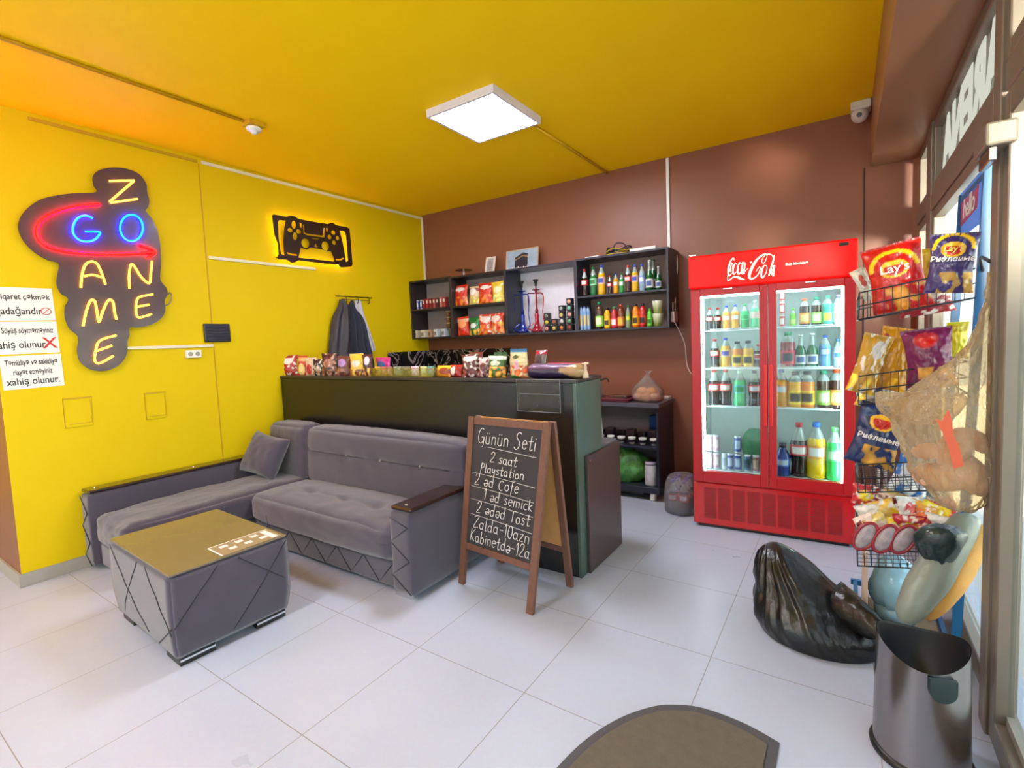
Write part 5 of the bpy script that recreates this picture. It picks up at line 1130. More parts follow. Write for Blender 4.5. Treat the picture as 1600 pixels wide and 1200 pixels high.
p = oY(915, 587, 2.62); t = thing('small_figurine', 'tiny pale bottle shaped figurine at the counter right end', 'figurine', (p.x, 2.62, CT + .001)); link('figurine_body', lathe(B(), [(0, 0), (.02, 0), (.018, .02), (.008, .05), (.01, .06), (.006, .085), (.008, .09), (0, .095)], 14), mat('cream_ceramic', (214, 190, 160), .4), t); link('figurine_top', tube(B(), [(-.022, 0, .083), (.022, 0, .088)], .006, 8), MC['cream_ceramic'], t)

# ------------------------------------------------------------------ drinks fridge
FRZ = math.radians(3.6); FO = Vector((-.938, 3.632, 0)); FM = Matrix.Translation(FO) @ Matrix.Rotation(FRZ, 4, 'Z')
fr_t = thing('drinks_fridge', 'tall red two door glass drinks fridge against the brown wall', 'fridge', FO, FRZ)
FWd, FD = 1.0, .62
link('cabinet_side', box(B(), (0, .05, .07), (.04, FD, 1.96), .004, 1), red, fr_t); link('cabinet_side', box(B(), (FWd - .04, .05, .07), (FWd, FD, 1.96), .004, 1), red, fr_t)
inn = mat('pale_green_white_liner', (222, 234, 230), .4)
link('cabinet_back', box(B(), (.04, FD - .03, .07), (FWd - .04, FD, 1.96)), inn, fr_t); link('cabinet_roof', box(B(), (.04, .05, 1.73), (FWd - .04, FD - .03, 1.96)), red, fr_t)
link('interior_floor', box(B(), (.04, .05, .33), (FWd - .04, FD - .03, .415)), inn, fr_t)
bm = B(); box(bm, (.04, .052, .415), (.045, FD - .03, 1.73)); box(bm, (FWd - .045, .052, .415), (FWd - .04, FD - .03, 1.73)); box(bm, (.045, .052, 1.725), (FWd - .045, FD - .03, 1.7295)); link('interior_liner', bm, inn, fr_t)
link('header_sign', box(B(), (-.005, -.012, 1.745), (FWd + .005, .05, 1.975), .012, 3), mat('lit_red_header', (196, 6, 5), .4, spec=.3, emis=(255, 6, 0), es=.45), fr_t)
hs = fr_t.children[-1]
# logo in brush script
cream = mat('lit_cream_lettering', (250, 240, 215), .4, emis=(255, 240, 210), es=.8)
def LP(x, y): # zoom px (10x, origin 1120,390) -> fridge local plane
    p = oY(1120 + x / 10, 390 + y / 10, 3.632); q6 = FM.inverted() @ p
    r = ray(1120 + x / 10, 390 + y / 10); o_ = FM.inverted() @ Vector((0, 0, H)); d_ = FM.inverted().to_3x3() @ r; s_ = (-.0135 - o_.y) / d_.y; q6 = o_ + d_ * s_
    return (q6.x, -.0135, q6.z)
def stroke(bm, pts, ws, yofs=0):
    P = catmull([Vector((a, b3, 0)) for a, b3 in pts], 6); Wn = catmull([Vector((w_, 0, 0)) for w_ in ws], 6); rings = []
    for i, p in enumerate(P):
        d_ = (P[min(i + 1, len(P) - 1)] - P[max(i - 1, 0)]); d_ = d_.normalized() if d_.length > 1e-6 else Vector((1, 0, 0)); nrm = Vector((-d_.y, d_.x, 0)); w_ = Wn[i].x / 2
        a = LP(*(p + nrm * w_)[:2]); c = LP(*(p - nrm * w_)[:2])
        rings.append([bm.verts.new(a), bm.verts.new(c), bm.verts.new((c[0], c[1] - .003, c[2])), bm.verts.new((a[0], a[1] - .003, a[2]))])
    for i in range(len(rings) - 1):
        for k in range(4): bm.faces.new((rings[i][k], rings[i][(k + 1) % 4], rings[i + 1][(k + 1) % 4], rings[i + 1][k]))
    bm.faces.new(rings[0]); bm.faces.new(rings[-1])
bm = B()
stroke(bm, [(270, 170), (265, 135), (240, 145), (205, 210), (182, 300), (185, 390), (205, 405), (235, 370)], [6, 12, 14, 20, 28, 26, 16, 6])
stroke(bm, [(170, 400), (172, 480), (200, 475), (260, 430), (320, 430), (380, 455), (440, 468)], [8, 14, 16, 16, 30, 30, 4])
stroke(bm, [(235, 205), (222, 260), (212, 330), (222, 350)], [8, 12, 14, 6])
stroke(bm, [(235, 215), (250, 225), (252, 260), (240, 300)], [6, 12, 10, 5])
stroke(bm, [(310, 230), (290, 215), (262, 270), (252, 350), (270, 385), (305, 345)], [10, 12, 20, 24, 18, 6])
stroke(bm, [(385, 225), (360, 205), (330, 270), (325, 350), (345, 385), (385, 330)], [8, 14, 22, 24, 16, 6])
stroke(bm, [(410, 190), (395, 270), (388, 350), (405, 378), (450, 330), (490, 290)], [18, 24, 24, 16, 8, 5])
stroke(bm, [(440, 200), (430, 300), (420, 360), (440, 375)], [20, 24, 22, 6])
stroke(bm, [(520, 205), (550, 195)], [22, 22])
stroke(bm, [(780, 110), (760, 180), (725, 215), (705, 190), (720, 130), (765, 85), (790, 100)], [6, 9, 10, 8, 8, 8, 6])
stroke(bm, [(790, 75), (735, 75), (660, 125), (590, 210), (530, 330), (508, 410), (530, 455), (590, 440), (650, 380), (680, 290), (655, 280), (610, 350)], [8, 18, 26, 36, 42, 38, 26, 16, 14, 14, 10, 5])
stroke(bm, [(790, 70), (850, 80), (885, 130), (860, 240), (830, 340), (815, 410)], [8, 14, 18, 20, 22, 20])
stroke(bm, [(780, 255), (740, 250), (705, 320), (695, 400), (715, 440), (760, 380), (785, 300), (780, 255)], [8, 16, 24, 26, 20, 12, 10, 8])
stroke(bm, [(895, 85), (890, 160), (870, 240)], [10, 14, 10])
stroke(bm, [(900, 245), (890, 310), (882, 380), (885, 415)], [26, 28, 30, 20])
stroke(bm, [(862, 300), (852, 360), (860, 400)], [10, 16, 8])
bmesh.ops.recalc_face_normals(bm, faces=bm.faces); link('script_lettering', bm, cream, hs)
p = LP(1250, 215); text('small_lettering', 'Buz kimisinə', .022, fr((p[0], -.0145, p[2]), (1, 0, -.0), (0, 0, 1)), cream, hs, .0005, sx=1.15, bold=.0004)
bm = B(); box(bm, (.905, -.0165, 1.935), (.955, -.011, 1.955), .002, 1); link('thermostat_display', bm, blackp, hs)
link('roof_bracket', box(B(), (.0, .0, 1.976), (.05, .03, 1.99), .004), chrome, fr_t)
# doors
glassf = clear('fridge_glass', (240, 250, 248), .05, .01)
led = emit('fridge_led', (225, 245, 255), 34)
for (x0, x1, gx0, gx1, lab) in ((.004, .502, .072, .452, 'left'), (.506, .996, .555, .935, 'right')):
    z0, z1 = .345, 1.738
    bm = B(); box(bm, (x0, 0, z0), (gx0, .045, z1), .004, 1); box(bm, (gx1, 0, z0), (x1, .045, z1), .004, 1); box(bm, (gx0, 0.001, z0), (gx1, .044, .425), .002, 1); box(bm, (gx0, .001, 1.69), (gx1, .044, z1), .002, 1)
    dr = link('fridge_door', bm, mat('red_door_frame', (176, 16, 24), .3), fr_t)
    bm = B(); box(bm, (gx0, .018, .425), (gx1, .024, 1.69)); link('door_glass', bm, glassf, dr)
    bm = B(); box(bm, ((x0 + x1) / 2 - .03, -.004, 1.725), ((x0 + x1) / 2 + .03, .0, 1.735), .002, 1); link('hinge_plate', bm, chrome, dr)
    hx0 = x1 - .026 if lab == 'left' else x0 + .004
    bm = B(); box(bm, (hx0, -.010, .78), (hx0 + .022, .0, 1.20), .003, 1); link('door_handle', bm, mat('bright_red_handle', (220, 16, 18), .3), dr)
    sd_ = gx0 + .006 if lab == 'left' else gx1 - .012
    bm = B(); box(bm, (sd_, .048, .43), (sd_ + .008, .056, 1.685)); link('light_strip', bm, led, fr_t)
    bm = B(); box(bm, (gx0, .05, 1.678), (gx1, .058, 1.687)); link('light_strip', bm, led, fr_t)
# grille base
bm = B(); box(bm, (.0, .02, .022), (FWd, .08, .335), .006, 1); base = link('base_panel', bm, red, fr_t)
bm = B()
for i in range(9):
    for j in range(20):
        x = .075 + i * .097; z = .075 + j * .0115; box(bm, (x, .0165, z), (x + .082, .021, z + .0045))
g_ = link('vent_slots', bm, redd, base)
bm = B(); box(bm, (.03, .04, 0), (.97, FD - .02, .05)); link('plinth', bm, blackp, fr_t)
# wire shelves
wsm = mat('white_wire', (226, 238, 240), .35)
SZ = (1.440, 1.163, .885)
for z in SZ:
    bm = B(); tube(bm, [(.05, .11, z), (.95, .11, z)], .0045, 6); tube(bm, [(.05, .56, z), (.95, .56, z)], .0045, 6); tube(bm, [(.12, .09, z + .012), (.44, .09, z + .012)], .003, 6); tube(bm, [(.56, .09, z + .012), (.88, .09, z + .012)], .003, 6)
    for k in range(37): tube(bm, [(.05 + k * .025, .11, z), (.05 + k * .025, .56, z)], .0018, 4)
    link('wire_shelf', bm, wsm, fr_t)
def fb(px, yt, yb, z, depth, spec, lab, group, fat=1.13, neck=True, name='drink_bottle', cat='bottle', hs_=None):
    o_ = FM.inverted() @ Vector((0, 0, H)); r = FM.inverted().to_3x3() @ ray(px, (yt + yb) / 2); s_ = (depth - o_.y) / r.y; X = o_.x + r.x * s_
    def zz(y):
        r2 = FM.inverted().to_3x3() @ ray(px, y); return (o_ + r2 * ((depth - o_.y) / r2.y)).z
    h = hs_ or (zz(yt) - zz(yb)); w = FM @ Vector((X, depth, z))
    return bottle(*spec, w, h, lab, group, fat=fat, neck=neck, name=name, cat=cat, rz=FRZ)
z1_, z2_, z3_, z4_ = SZ[0] + .006, SZ[1] + .006, SZ[2] + .006, .4165
def row(L, z, yb, where, group, dp=.16):
    for i, (px, yt, sp3, ds, *o) in enumerate(L):
        kw = o[0] if o else {}
        fb(px, yt, yb, z, dp, sp3, ds + ', ' + ordn(i, len(L)) + ' ' + where, group, **kw)
GRP = 'drinks in the fridge'
PALE = ('juice', (200, 206, 190), (150, 130, 160), (226, 226, 206), (220, 150, 150))
row([(1109, 479, COLA, 'cola bottle'), (1121.5, 479, COLA, 'cola bottle'), (1135, 476, ORNG, 'yellow soda bottle with blue cap'), (1149, 475, ORNG, 'yellow soda bottle with blue cap'), (1164, 475, ('pet', (30, 170, 90), (30, 170, 90), (50, 200, 120), (30, 160, 80)), 'green soda bottle'), (1180, 470, ('pet', (90, 200, 140), (200, 230, 210), (214, 206, 190), (220, 200, 190)), 'green bottle with pale label')], z1_, 514, 'on the top shelf, left fridge door', GRP)
row([(1239, 479, ('juice', (130, 210, 60), (110, 200, 50), (120, 210, 50), (200, 220, 120)), 'lime green bottle', dict(fat=.95)), (1257, 464, TEAO, 'iced tea bottle with orange cap', dict(fat=.95)), (1275.5, 463, TEAG, 'iced tea bottle with green cap', dict(fat=.95)), (1293, 461, ('juice', (80, 180, 160), (90, 190, 140), (100, 200, 170), (236, 220, 80)), 'teal and yellow bottle', dict(fat=.9)), (1310, 460, PALE, 'pale bottle with lilac cap', dict(fat=.9))], z1_, 508, 'on the top shelf, right fridge door', GRP)
for k in range(3):
    fb(1222, 464, 479, z1_ + k * .088, .15, ('can', (226, 210, 206), (200, 200, 200), (206, 40, 40), (240, 232, 230)), 'red and white can stacked behind the right fridge door, ' + ['lowest', 'middle', 'topmost'][k] + ' of three', 'stacked cans in the fridge', name='drink_can', cat='can', hs_=.087, fat=.85)
row([(1117, 528, COLA, 'cola bottle'), (1134, 526, ('pet', (240, 170, 20), (50, 70, 180), (238, 190, 120), (70, 70, 180)), 'orange soda bottle'), (1152, 532, JUIC, 'orange juice bottle with black cap'), (1169, 531, JUIY, 'yellow juice bottle with black cap'), (1184, 537, ('pet', (60, 26, 26), (200, 60, 60), (226, 216, 220), (190, 30, 40)), 'dark bottle with white label')], z2_, 573, 'on the second shelf, left fridge door', GRP)
row([(1231, 517, ('juice', (150, 20, 40), (40, 140, 90), (214, 40, 70), (40, 20, 30)), 'cherry red bottle with green cap'), (1251, 521, GLAS, 'green glass bottle with white cap'), (1269, 519, GLAS, 'green glass bottle'), (1289, 522, ('pet', (110, 160, 216), (50, 80, 190), (90, 130, 200), (190, 214, 236)), 'blue tinted water bottle'), (1309, 528, ('tall', (180, 214, 226), (60, 130, 200), (206, 226, 232), (90, 140, 190)), 'clear water bottle with blue cap', dict(fat=1.2))], z2_, 572, 'on the second shelf, right fridge door', GRP)
row([(1116, 580, COLA, 'cola bottle', dict(fat=1.15)), (1134, 579, COLA, 'cola bottle', dict(fat=1.15)), (1156, 581, ('pet', (90, 210, 140), (190, 230, 200), (90, 200, 200), (40, 150, 90)), 'clear green soda bottle', dict(fat=1.2)), (1179, 580, ('cola', (44, 20, 20), (60, 60, 90), (200, 60, 70), (220, 220, 230)), 'dark bottle with grey and red label', dict(fat=1.15))], z3_, 636, 'on the third shelf, left fridge door', GRP)
row([(1221, 581, ORNG, 'orange soda bottle', dict(fat=1.1)), (1242.5, 584, JUIY, 'yellow juice bottle with black cap'), (1261, 583, JUIC, 'orange juice bottle with black cap'), (1287, 581, TEAG, 'dark tea bottle with green label', dict(fat=.95)), (1307, 578, TEAO, 'tea bottle with orange cap', dict(fat=.95))], z3_, 640, 'on the third shelf, right fridge door', GRP)
for i, (px, c1, c2, n_) in enumerate(((1109, (196, 160, 176), (226, 206, 210), 2), (1119.5, (186, 140, 160), (226, 206, 210), 2), (1133, (190, 196, 200), (150, 160, 180), 1), (1141, (60, 80, 150), (190, 200, 226), 1), (1153, (50, 70, 150), (170, 190, 220), 2), (1168, (70, 120, 160), (40, 60, 80), 1), (1181, (140, 90, 90), (200, 160, 150), 1))):
    for k in range(n_):
        fb(px, 700, 735, z4_ + k * .131, .13, ('can', (200, 204, 214), (200, 200, 200), c1, c2), 'can on the fridge floor behind the left door, ' + ordn(i, 7) + (' column, upper' if k else ' column, bottom'), 'cans on the fridge floor', name='drink_can', cat='can', hs_=.13, fat=.82)
o = tag(link('green_pack', loft_bag(lerp_rows([(0, 0, 0, .09, .05), (0, 0, .1, .11, .07), (0, 0, .2, .1, .06), (0, 0, .26, .05, .03)], 4), sd=5, wr=.02), mat('green_patterned_wrap', (70, 140, 96), .5, var=.4, scale=25)), 'green patterned soft pack behind the cans on the fridge floor', 'pack'); o.matrix_world = FM @ Matrix.Translation((.405, .42, z4_))
fb(1223, 695, 745, z4_, .12, ('sport', (40, 60, 140), (50, 50, 80), (90, 120, 200), (200, 210, 235)), 'small dark blue bottle on the fridge floor behind the right door', GRP)
fb(1248.5, 664, 747, z4_, .14, COLA, 'large cola bottle on the fridge floor behind the right door', GRP, fat=1.08)
fb(1275.5, 665, 751, z4_, .14, ('pet', (248, 200, 10), (40, 110, 220), (244, 160, 20), (240, 236, 240)), 'large orange soda bottle on the fridge floor behind the right door', GRP, fat=1.12)
fb(1304, 672, 753, z4_, .13, ('pet', (60, 210, 100), (110, 220, 120), (90, 214, 120), (200, 240, 200)), 'large bright green soda bottle on the fridge floor, far right', GRP, fat=1.05)

# bottle multipack on floor by the fridge
t = thing('wrapped_bottle_pack', 'shrink wrapped pack of dark bottles on the floor left of the fridge', 'bottle pack', (-1.10, 3.92, 0))
link('shrink_wrap', loft_bag(lerp_rows([(0, 0, .002, .12, .13), (0, 0, .04, .135, .15), (0, 0, .2, .13, .145), (0, 0, .285, .1, .12), (0, 0, .30, .05, .06)], 4), sd=2, wr=.012), clear('shrink_film', (236, 232, 240), .6, .08, .22, (214, 206, 226)), t)
for i in range(2):
    for j in range(3):
        me, mc, ml = bottle_proto('cola', (38, 14, 12), (90, 90, 190), (206, 22, 28), (240, 225, 220), True)
        for nm, m_ in (('bottle_body', me), ('bottle_label', ml), ('cap', mc)):
            o = bpy.data.objects.new(nm, m_); C.objects.link(o); o.location = (-.045 + i * .085, -.085 + j * .082, .004); o.scale = (.27, .27, .27)
            if nm == 'bottle_body': o.parent = t; pr = o
            else: o.parent = pr; o.location = (0, 0, 0); o.scale = (1, 1, 1)

# security camera
t = thing('security_camera', 'white dome security camera under the ceiling by the beam', 'security camera', (.085, 4.30, ZC))
link('camera_base', box(B(), (-.06, -.06, -.06), (.06, .06, 0), .012, 3), mat('off_white_housing', (206, 196, 188), .4), t)
bm = B(); bmesh.ops.create_uvsphere(bm, u_segments=20, v_segments=14, radius=.052, matrix=Matrix.Translation((-.005, -.01, -.085))); link('camera_ball', bm, MC['off_white_housing'], t, True)
bm = B(); tube(bm, [(-.008, -.055, -.098), (-.010, -.068, -.102)], .016, 14); link('lens', bm, blackp, t)

# ------------------------------------------------------------------ snack stand by the window
t = thing('snack_stand', 'blue metal snack stand with wire baskets by the window', 'display stand', (0, 0, 0))
YN, YFr = 2.50, 2.98
def px_(z): return .375 + (z - .1) * .036    # the stand leans slightly toward the window
for y in (YN, YFr): link('post', bar(B(), (px_(.0), y, .0), (px_(2.0), y, 2.0), .03, .022, (0, 1, 0)), bluem, t)
for p_, q_, a1, a2, nv in (((.03, YFr - .01, .11), (px_(.11), YFr - .01, .11), .025, .02, (0, 1, 0)), ((.02, YN, .11), (px_(.11), YN, .11), .025, .02, (0, 1, 0)), ((.05, YN, .11), (.05, YFr, .11), .022, .018, (1, 0, 0)), ((px_(.06), YN, .06), (px_(.06), YFr, .06), .022, .018, (1, 0, 0)), ((px_(1.98), YN, 1.98), (px_(1.98), YFr, 1.98), .022, .018, (1, 0, 0))):
    link('frame_bar', bar(B(), p_, q_, a1, a2, nv), bluem, t)
for y in (YN, YFr): link('foot', bar(B(), (.02, y, .012), (px_(0) + .02, y, .012), .03, .022, (0, 0, 1)), bluem, t)
TIL = .17
def basket(z, h=.13, x0=.05):
    bm = B(); xr = px_(z) - .02; L = xr - x0
    def pt(u, y, dz): return (xr - L * u, y, z + dz - L * u * TIL)
    for dz in (0, h * .5, h):
        tube(bm, [pt(0, YN - .02, dz), pt(1, YN - .02, dz), pt(1, YFr + .02, dz), pt(0, YFr + .02, dz)], .003 if dz else .0035, 6, closed=True)
    for k in range(13):
        y = YN - .02 + (YFr - YN + .04) * k / 12; tube(bm, [pt(0, y, 0), pt(1, y, 0), pt(1, y, h)], .0017, 4)
    for k in range(1, 13):
        u = k / 13; tube(bm, [pt(u, YN - .02, h), pt(u, YN - .02, 0), pt(u, YFr + .02, 0), pt(u, YFr + .02, h)], .0017, 4)
    return link('wire_basket', bm, wirem, t)
basket(1.52, .11); basket(1.16, .12); basket(.78, .12); basket(.455, .14)
# bags in the stand
def stand_bag(px0, px1, y0, y1, Y, pt, lab, sd, ry=0, rz=0, rx=0, d=.06, txt=None, hi=True, tcol=(235, 225, 225), ts=.05):
    c = oY((px0 + px1) / 2, (y0 + y1) / 2, Y); a_ = oY(px0, (y0 + y1) / 2, Y); b3 = oY(px1, (y0 + y1) / 2, Y); w = b3.x - a_.x; h = oY((px0 + px1) / 2, y0, Y).z - oY((px0 + px1) / 2, y1, Y).z
    me = bag_mesh(w, h, d, pt, sd, 44 if hi else 24, 56 if hi else 28)
    me.transform(Matrix.Translation((0, 0, -h / 2)))
    t = thing('crisp_bag', lab, 'crisp bag', c); t.rotation_euler = (rx, ry, rz)
    o = bpy.data.objects.new('bag_film', me); C.objects.link(o); o.parent = t
    if txt:
        for (s, sz, dz, sx_, colr) in txt:
            dep = d / 2 * .98 + .006
            text('printed_word', s, sz, fr((0, -dep, dz * h), (1, 0, 0), (0, 0, 1)), mat('print_%02x%02x%02x' % colr, colr, .4), t, .003, sx=sx_, bold=.0006, shear=.1)
    return t
W_ = (240, 232, 232)
stand_bag(1352, 1448, 380, 486, 2.60, P_chips((190, 20, 22)), 'red crisp bag with yellow oval logo in the top wire basket', 201, ry=math.radians(-10), rz=-.1, d=.07, txt=[("Lay's", .048, .12, 1.1, W_)])
stand_bag(1447, 1526, 365, 458, 2.44, P_chips((52, 36, 96), food=(196, 150, 70), ly=.72), 'dark purple crisp bag in front at the top wire basket', 202, ry=math.radians(5), rz=-.1, d=.05, txt=[("Lay's", .03, .23, 1.0, (226, 200, 90)), ('Рифленые', .026, .06, 1.0, W_)])
stand_bag(1440, 1475, 388, 455, 2.80, P_gen((206, 172, 40), (170, 140, 20), None), 'yellow crisp bag partly hidden between red and purple bags', 203, hi=False)
stand_bag(1338, 1362, 418, 470, 2.72, P_gen((206, 206, 190), (190, 70, 50), None, (220, 216, 200), br=(.2, .2)), 'silver edged crisp bag at the left end of the top wire basket', 204, ry=math.radians(-24), hi=False)
stand_bag(1400, 1490, 445, 492, 2.80, P_gen((150, 26, 40), (200, 180, 170), None, spk=.3), 'dark red bag low at the back of the top wire basket', 205, ry=math.radians(-8), hi=False)
stand_bag(1410, 1492, 513, 605, 2.50, P_chips((110, 20, 78), food=(220, 160, 70), arcc=(120, 26, 86), logo=(180, 40, 60), ly=.8), 'shiny purple crisp bag in the second wire basket', 206, ry=math.radians(-6), rz=-.2, d=.09)
stand_bag(1366, 1428, 512, 610, 2.60, P_gen((206, 140, 10), (150, 50, 70), (216, 150, 30), bc=(.12, .72), br=(.14, .16), fz=.2), 'orange yellow crisp bag left of the purple one', 207, ry=math.radians(12), rz=.1, d=.07)
stand_bag(1334, 1382, 522, 616, 2.54, P_gen((190, 142, 44), (200, 196, 196), (226, 170, 50), bc=(.6, .75), br=(.2, .15), fz=.3, spk=.1), 'pale gold crisp bag at the left end of the second basket', 208, ry=math.radians(16), rz=.15, d=.07)
stand_bag(1478, 1514, 503, 560, 2.84, P_gen((196, 184, 26), (220, 206, 60), None, (180, 160, 20)), 'yellow green crisp bag at the right end of the second basket', 209, hi=False)
stand_bag(1340, 1400, 585, 640, 2.66, P_gen((206, 196, 184), (70, 90, 110), (214, 160, 50), spk=.3), 'silver crumpled bag low in the second basket', 210, ry=math.radians(14), hi=False, rx=-.3)
stand_bag(1330, 1412, 632, 730, 2.50, P_chips((26, 44, 92), food=(206, 150, 50), arcc=(36, 56, 110), ly=.72), 'navy blue crisp bag with yellow oval logo in the third basket', 211, ry=math.radians(14), rz=.05, d=.06, txt=[("Lay's", .03, .22, 1.0, (214, 60, 50)), ('Рифленые', .03, -.02, 1.0, W_)])
stand_bag(1395, 1460, 700, 775, 2.78, P_gen((40, 110, 190), (226, 230, 236), (200, 206, 214), bc=(.4, .4), br=(.25, .2), spk=.3, spc=(220, 226, 230)), 'blue and silver bag at the back of the third basket', 212, ry=math.radians(18), hi=False, rx=-.2)
stand_bag(1430, 1492, 745, 800, 2.80, P_gen((190, 190, 186), (90, 100, 110), None, spk=.3, spc=(236, 232, 226)), 'silver grey bag above the sweets basket', 213, ry=math.radians(-10), hi=False)
# small sweets packets in the lowest basket
SC = [(206, 50, 50), (236, 214, 200), (230, 200, 110), (240, 210, 20), (196, 40, 60), (236, 120, 50), (226, 226, 216), (240, 196, 40), (120, 26, 40), (210, 206, 200), (226, 170, 60), (240, 220, 40)]
i = 0
for r_, (yy, n_, yv) in enumerate(((2.80, 6, 776), (2.68, 7, 800), (2.55, 6, 826))):
    for k in range(n_):
        px = 1352 + (1478 - 1352) * (k + .5 * (r_ % 2)) / (n_ - .5); c = SC[i % 12]; c2 = SC[(i * 5 + 3) % 12]
        p = oY(px, yv + R_.uniform(-6, 6), yy); me = bag_mesh(.105 + R_.uniform(-.015, .015), .10, .04, P_gen(c, c2, None, seed=i, bc=(.5, .5), br=(.34, .22), spk=.3, spc=(240, 232, 226)), 300 + i, 14, 14, .08, .012); me.transform(Matrix.Translation((0, 0, -.05)))
        put(me, 'sweets_packet', 'shiny sweets packet in the lowest basket, ' + ordn(k, n_) + ' of the ' + ['back', 'middle', 'front'][r_] + ' row', 'packet', (p.x, yy, p.z), (R_.uniform(-.6, .2), R_.uniform(-.7, .7), R_.uniform(-.6, .6)), 'sweets packets in the lowest basket'); i += 1
# red netted ring packs hanging over the basket edge and a dark green bag
for k, (px, py) in enumerate(((1352, 838), (1383, 842), (1412, 843))):
    p = oY(px, py, 2.47); t = thing('sausage_ring_pack', 'dark red rimmed pack on the lowest basket, ' + ordn(k, 3) + ' of three', 'packet', p, 0, 'red rimmed packs'); t.rotation_euler = (-.15, .5, 0)
    P = [(.033 * math.cos(a * PI / 12), 0, .064 * math.sin(a * PI / 12)) for a in range(24)]
    link('red_rim', tube(B(), P, .007, 6, closed=True), mat('dark_red_rim', (150, 20, 40), .3), t)
    tb = bmesh.new(); bmesh.ops.create_uvsphere(tb, u_segments=16, v_segments=10, radius=1, matrix=Matrix.Diagonal((.029, .016, .06, 1))); link('pack_window', tb, mat('silver_wrap', (160, 146, 152), .2, var=.45, scale=45, bump=.5, bscale=40), t, True)
p = oY(1466, 846, 2.40)
o = tag(link('dark_green_bag', loft_bag(lerp_rows([(0, 0, -.09, .02, .02), (-.005, 0, -.05, .055, .04), (0, 0, .0, .075, .05), (.01, 0, .045, .065, .045), (.02, 0, .065, .03, .03)], 4), sd=8, wr=.015), mat('dark_green_black_film', (28, 46, 46), .25, bump=.5, bscale=40, coat=.4)), 'dark green crumpled plastic bag on the lowest basket corner', 'bag'); o.location = p
# pale board, water pack and loaf bag below the stand
tag(link('leaning_board', box(B(), (.075, 2.60, .0), (.09, 2.92, .42), .002, 1), mat('pale_pink_board', (206, 178, 156), .6)), 'pale narrow board standing behind the blue bar', 'board')
tag(link('floor_board', box(B(), (.10, 2.53, .0), (.36, 2.95, .055), .004, 1), mat('tan_cardboard', (150, 124, 98), .7, var=.15)), 'flat tan cardboard slab under the blue stand', 'cardboard')
p = oY(1400, 905, 2.76)
t = thing('water_bottle_bag', 'pale blue clear bag of water bottles behind the blue bar', 'bag', (.20, 2.78, .125))
link('blue_film', loft_bag(lerp_rows([(0, 0, 0, .07, .08), (0, 0, .05, .095, .10), (0, 0, .13, .09, .095), (0, 0, .20, .06, .06), (0, 0, .23, .02, .02)], 4), sd=12, wr=.02), mat('pale_blue_film', (150, 196, 220), .15, var=.2, scale=16, bump=.5, bscale=30, coat=.5), t)
link('bag_base', lathe(B(), [(0, -.066), (.08, -.066), (.08, 0), (0, 0)], 16), MC['pale_blue_film'], t)
# long grey loaf bag leaning
t = thing('loaf_bag', 'long grey plastic bag with golden loaf leaning over the steel bin', 'bag of bread', (0, 0, 0))
c0, c1 = oY(1420, 955, 2.33), oY(1512, 812, 2.50)
def capsule(bm, p, q, r0, r1, sd, n_=20, m_=16, wr=.08, fl=.8):
    p, q = Vector(p), Vector(q); ax = (q - p).normalized(); s_ = ax.cross(Vector((0, 1, 0))).normalized(); u_ = s_.cross(ax); rings = []
    for j in range(n_ + 1):
        v = j / n_; r = (r0 + (r1 - r0) * v) * (max(0.02, math.sin(PI * min(1, max(0, v)))) ** (.38 if v < .5 else .15)); ring = []
        for k in range(m_):
            a = 2 * PI * k / m_; q5 = 1 + wr * noise.noise(Vector((v * 6, math.cos(a) * 2, math.sin(a) * 2 + sd))); ring.append(bm.verts.new(p + (q - p) * v + (s_ * math.cos(a) + u_ * math.sin(a) * fl) * r * q5))
        rings.append(ring)
    for j in range(n_):
        for k in range(m_): bm.faces.new((rings[j][k], rings[j][(k + 1) % m_], rings[j + 1][(k + 1) % m_], rings[j + 1][k])).smooth = True
    bm.faces.new(rings[0][::-1]); bm.faces.new(rings[-1]); bmesh.ops.recalc_face_normals(bm, faces=bm.faces); return bm
ax_ = (c1 - c0)
link('grey_bag', capsule(B(), c0 - ax_ * .12, c1 + ax_ * .05, .072, .058, 3), mat('grey_green_film', (128, 134, 124), .3, var=.15, scale=10, bump=.3, bscale=25), t)
off = Vector((.055, .03, -.03)); link('golden_loaf', capsule(B(), c0 + off, c1 + off, .055, .05, 6), mat('golden_loaf', (206, 150, 70), .5, var=.2, scale=14, bump=.3, bscale=30), t)

# hanging bread bag --------------------------------------------------
t = thing('hanging_bread_bag', 'big translucent plastic bag of bread hanging from the stand post', 'bag of bread', (0, 0, 0))
YH = 2.26
def hb(y, xl, xr, ry): 
    a, c = oY(xl, y, YH), oY(xr, y, YH); return ((a.x + c.x) / 2, YH, (a.z + c.z) / 2, (c.x - a.x) / 2, ry)
rows_ = [hb(797, 1490, 1512, .02), hb(785, 1462, 1535, .06), hb(755, 1432, 1552, .09), hb(720, 1418, 1558, .10), hb(690, 1405, 1558, .10), hb(655, 1392, 1556, .09), hb(625, 1400, 1556, .08), hb(600, 1440, 1556, .06), hb(560, 1492, 1556, .045), hb(520, 1524, 1558, .03), hb(480, 1540, 1562, .02), hb(440, 1545, 1562, .014), hb(424, 1546, 1562, .012)]
link('carrier_bag', loft_bag(lerp_rows(rows_, 5), 72, 4, .022, 1.8), clear('beige_carrier_film', (244, 230, 204), .4, .16, .27, (240, 216, 176), fk=.5), t)
fl_ = [hb(660, 1395, 1480, .02), hb(640, 1372, 1500, .03), hb(620, 1366, 1510, .025), hb(612, 1372, 1500, .004)]
link('open_handle', loft_bag(lerp_rows([(a, b3 - .02, c, d_, e_) for a, b3, c, d_, e_ in fl_], 4), 30, 7, .012), MC['beige_carrier_film'], t)
bm = B()
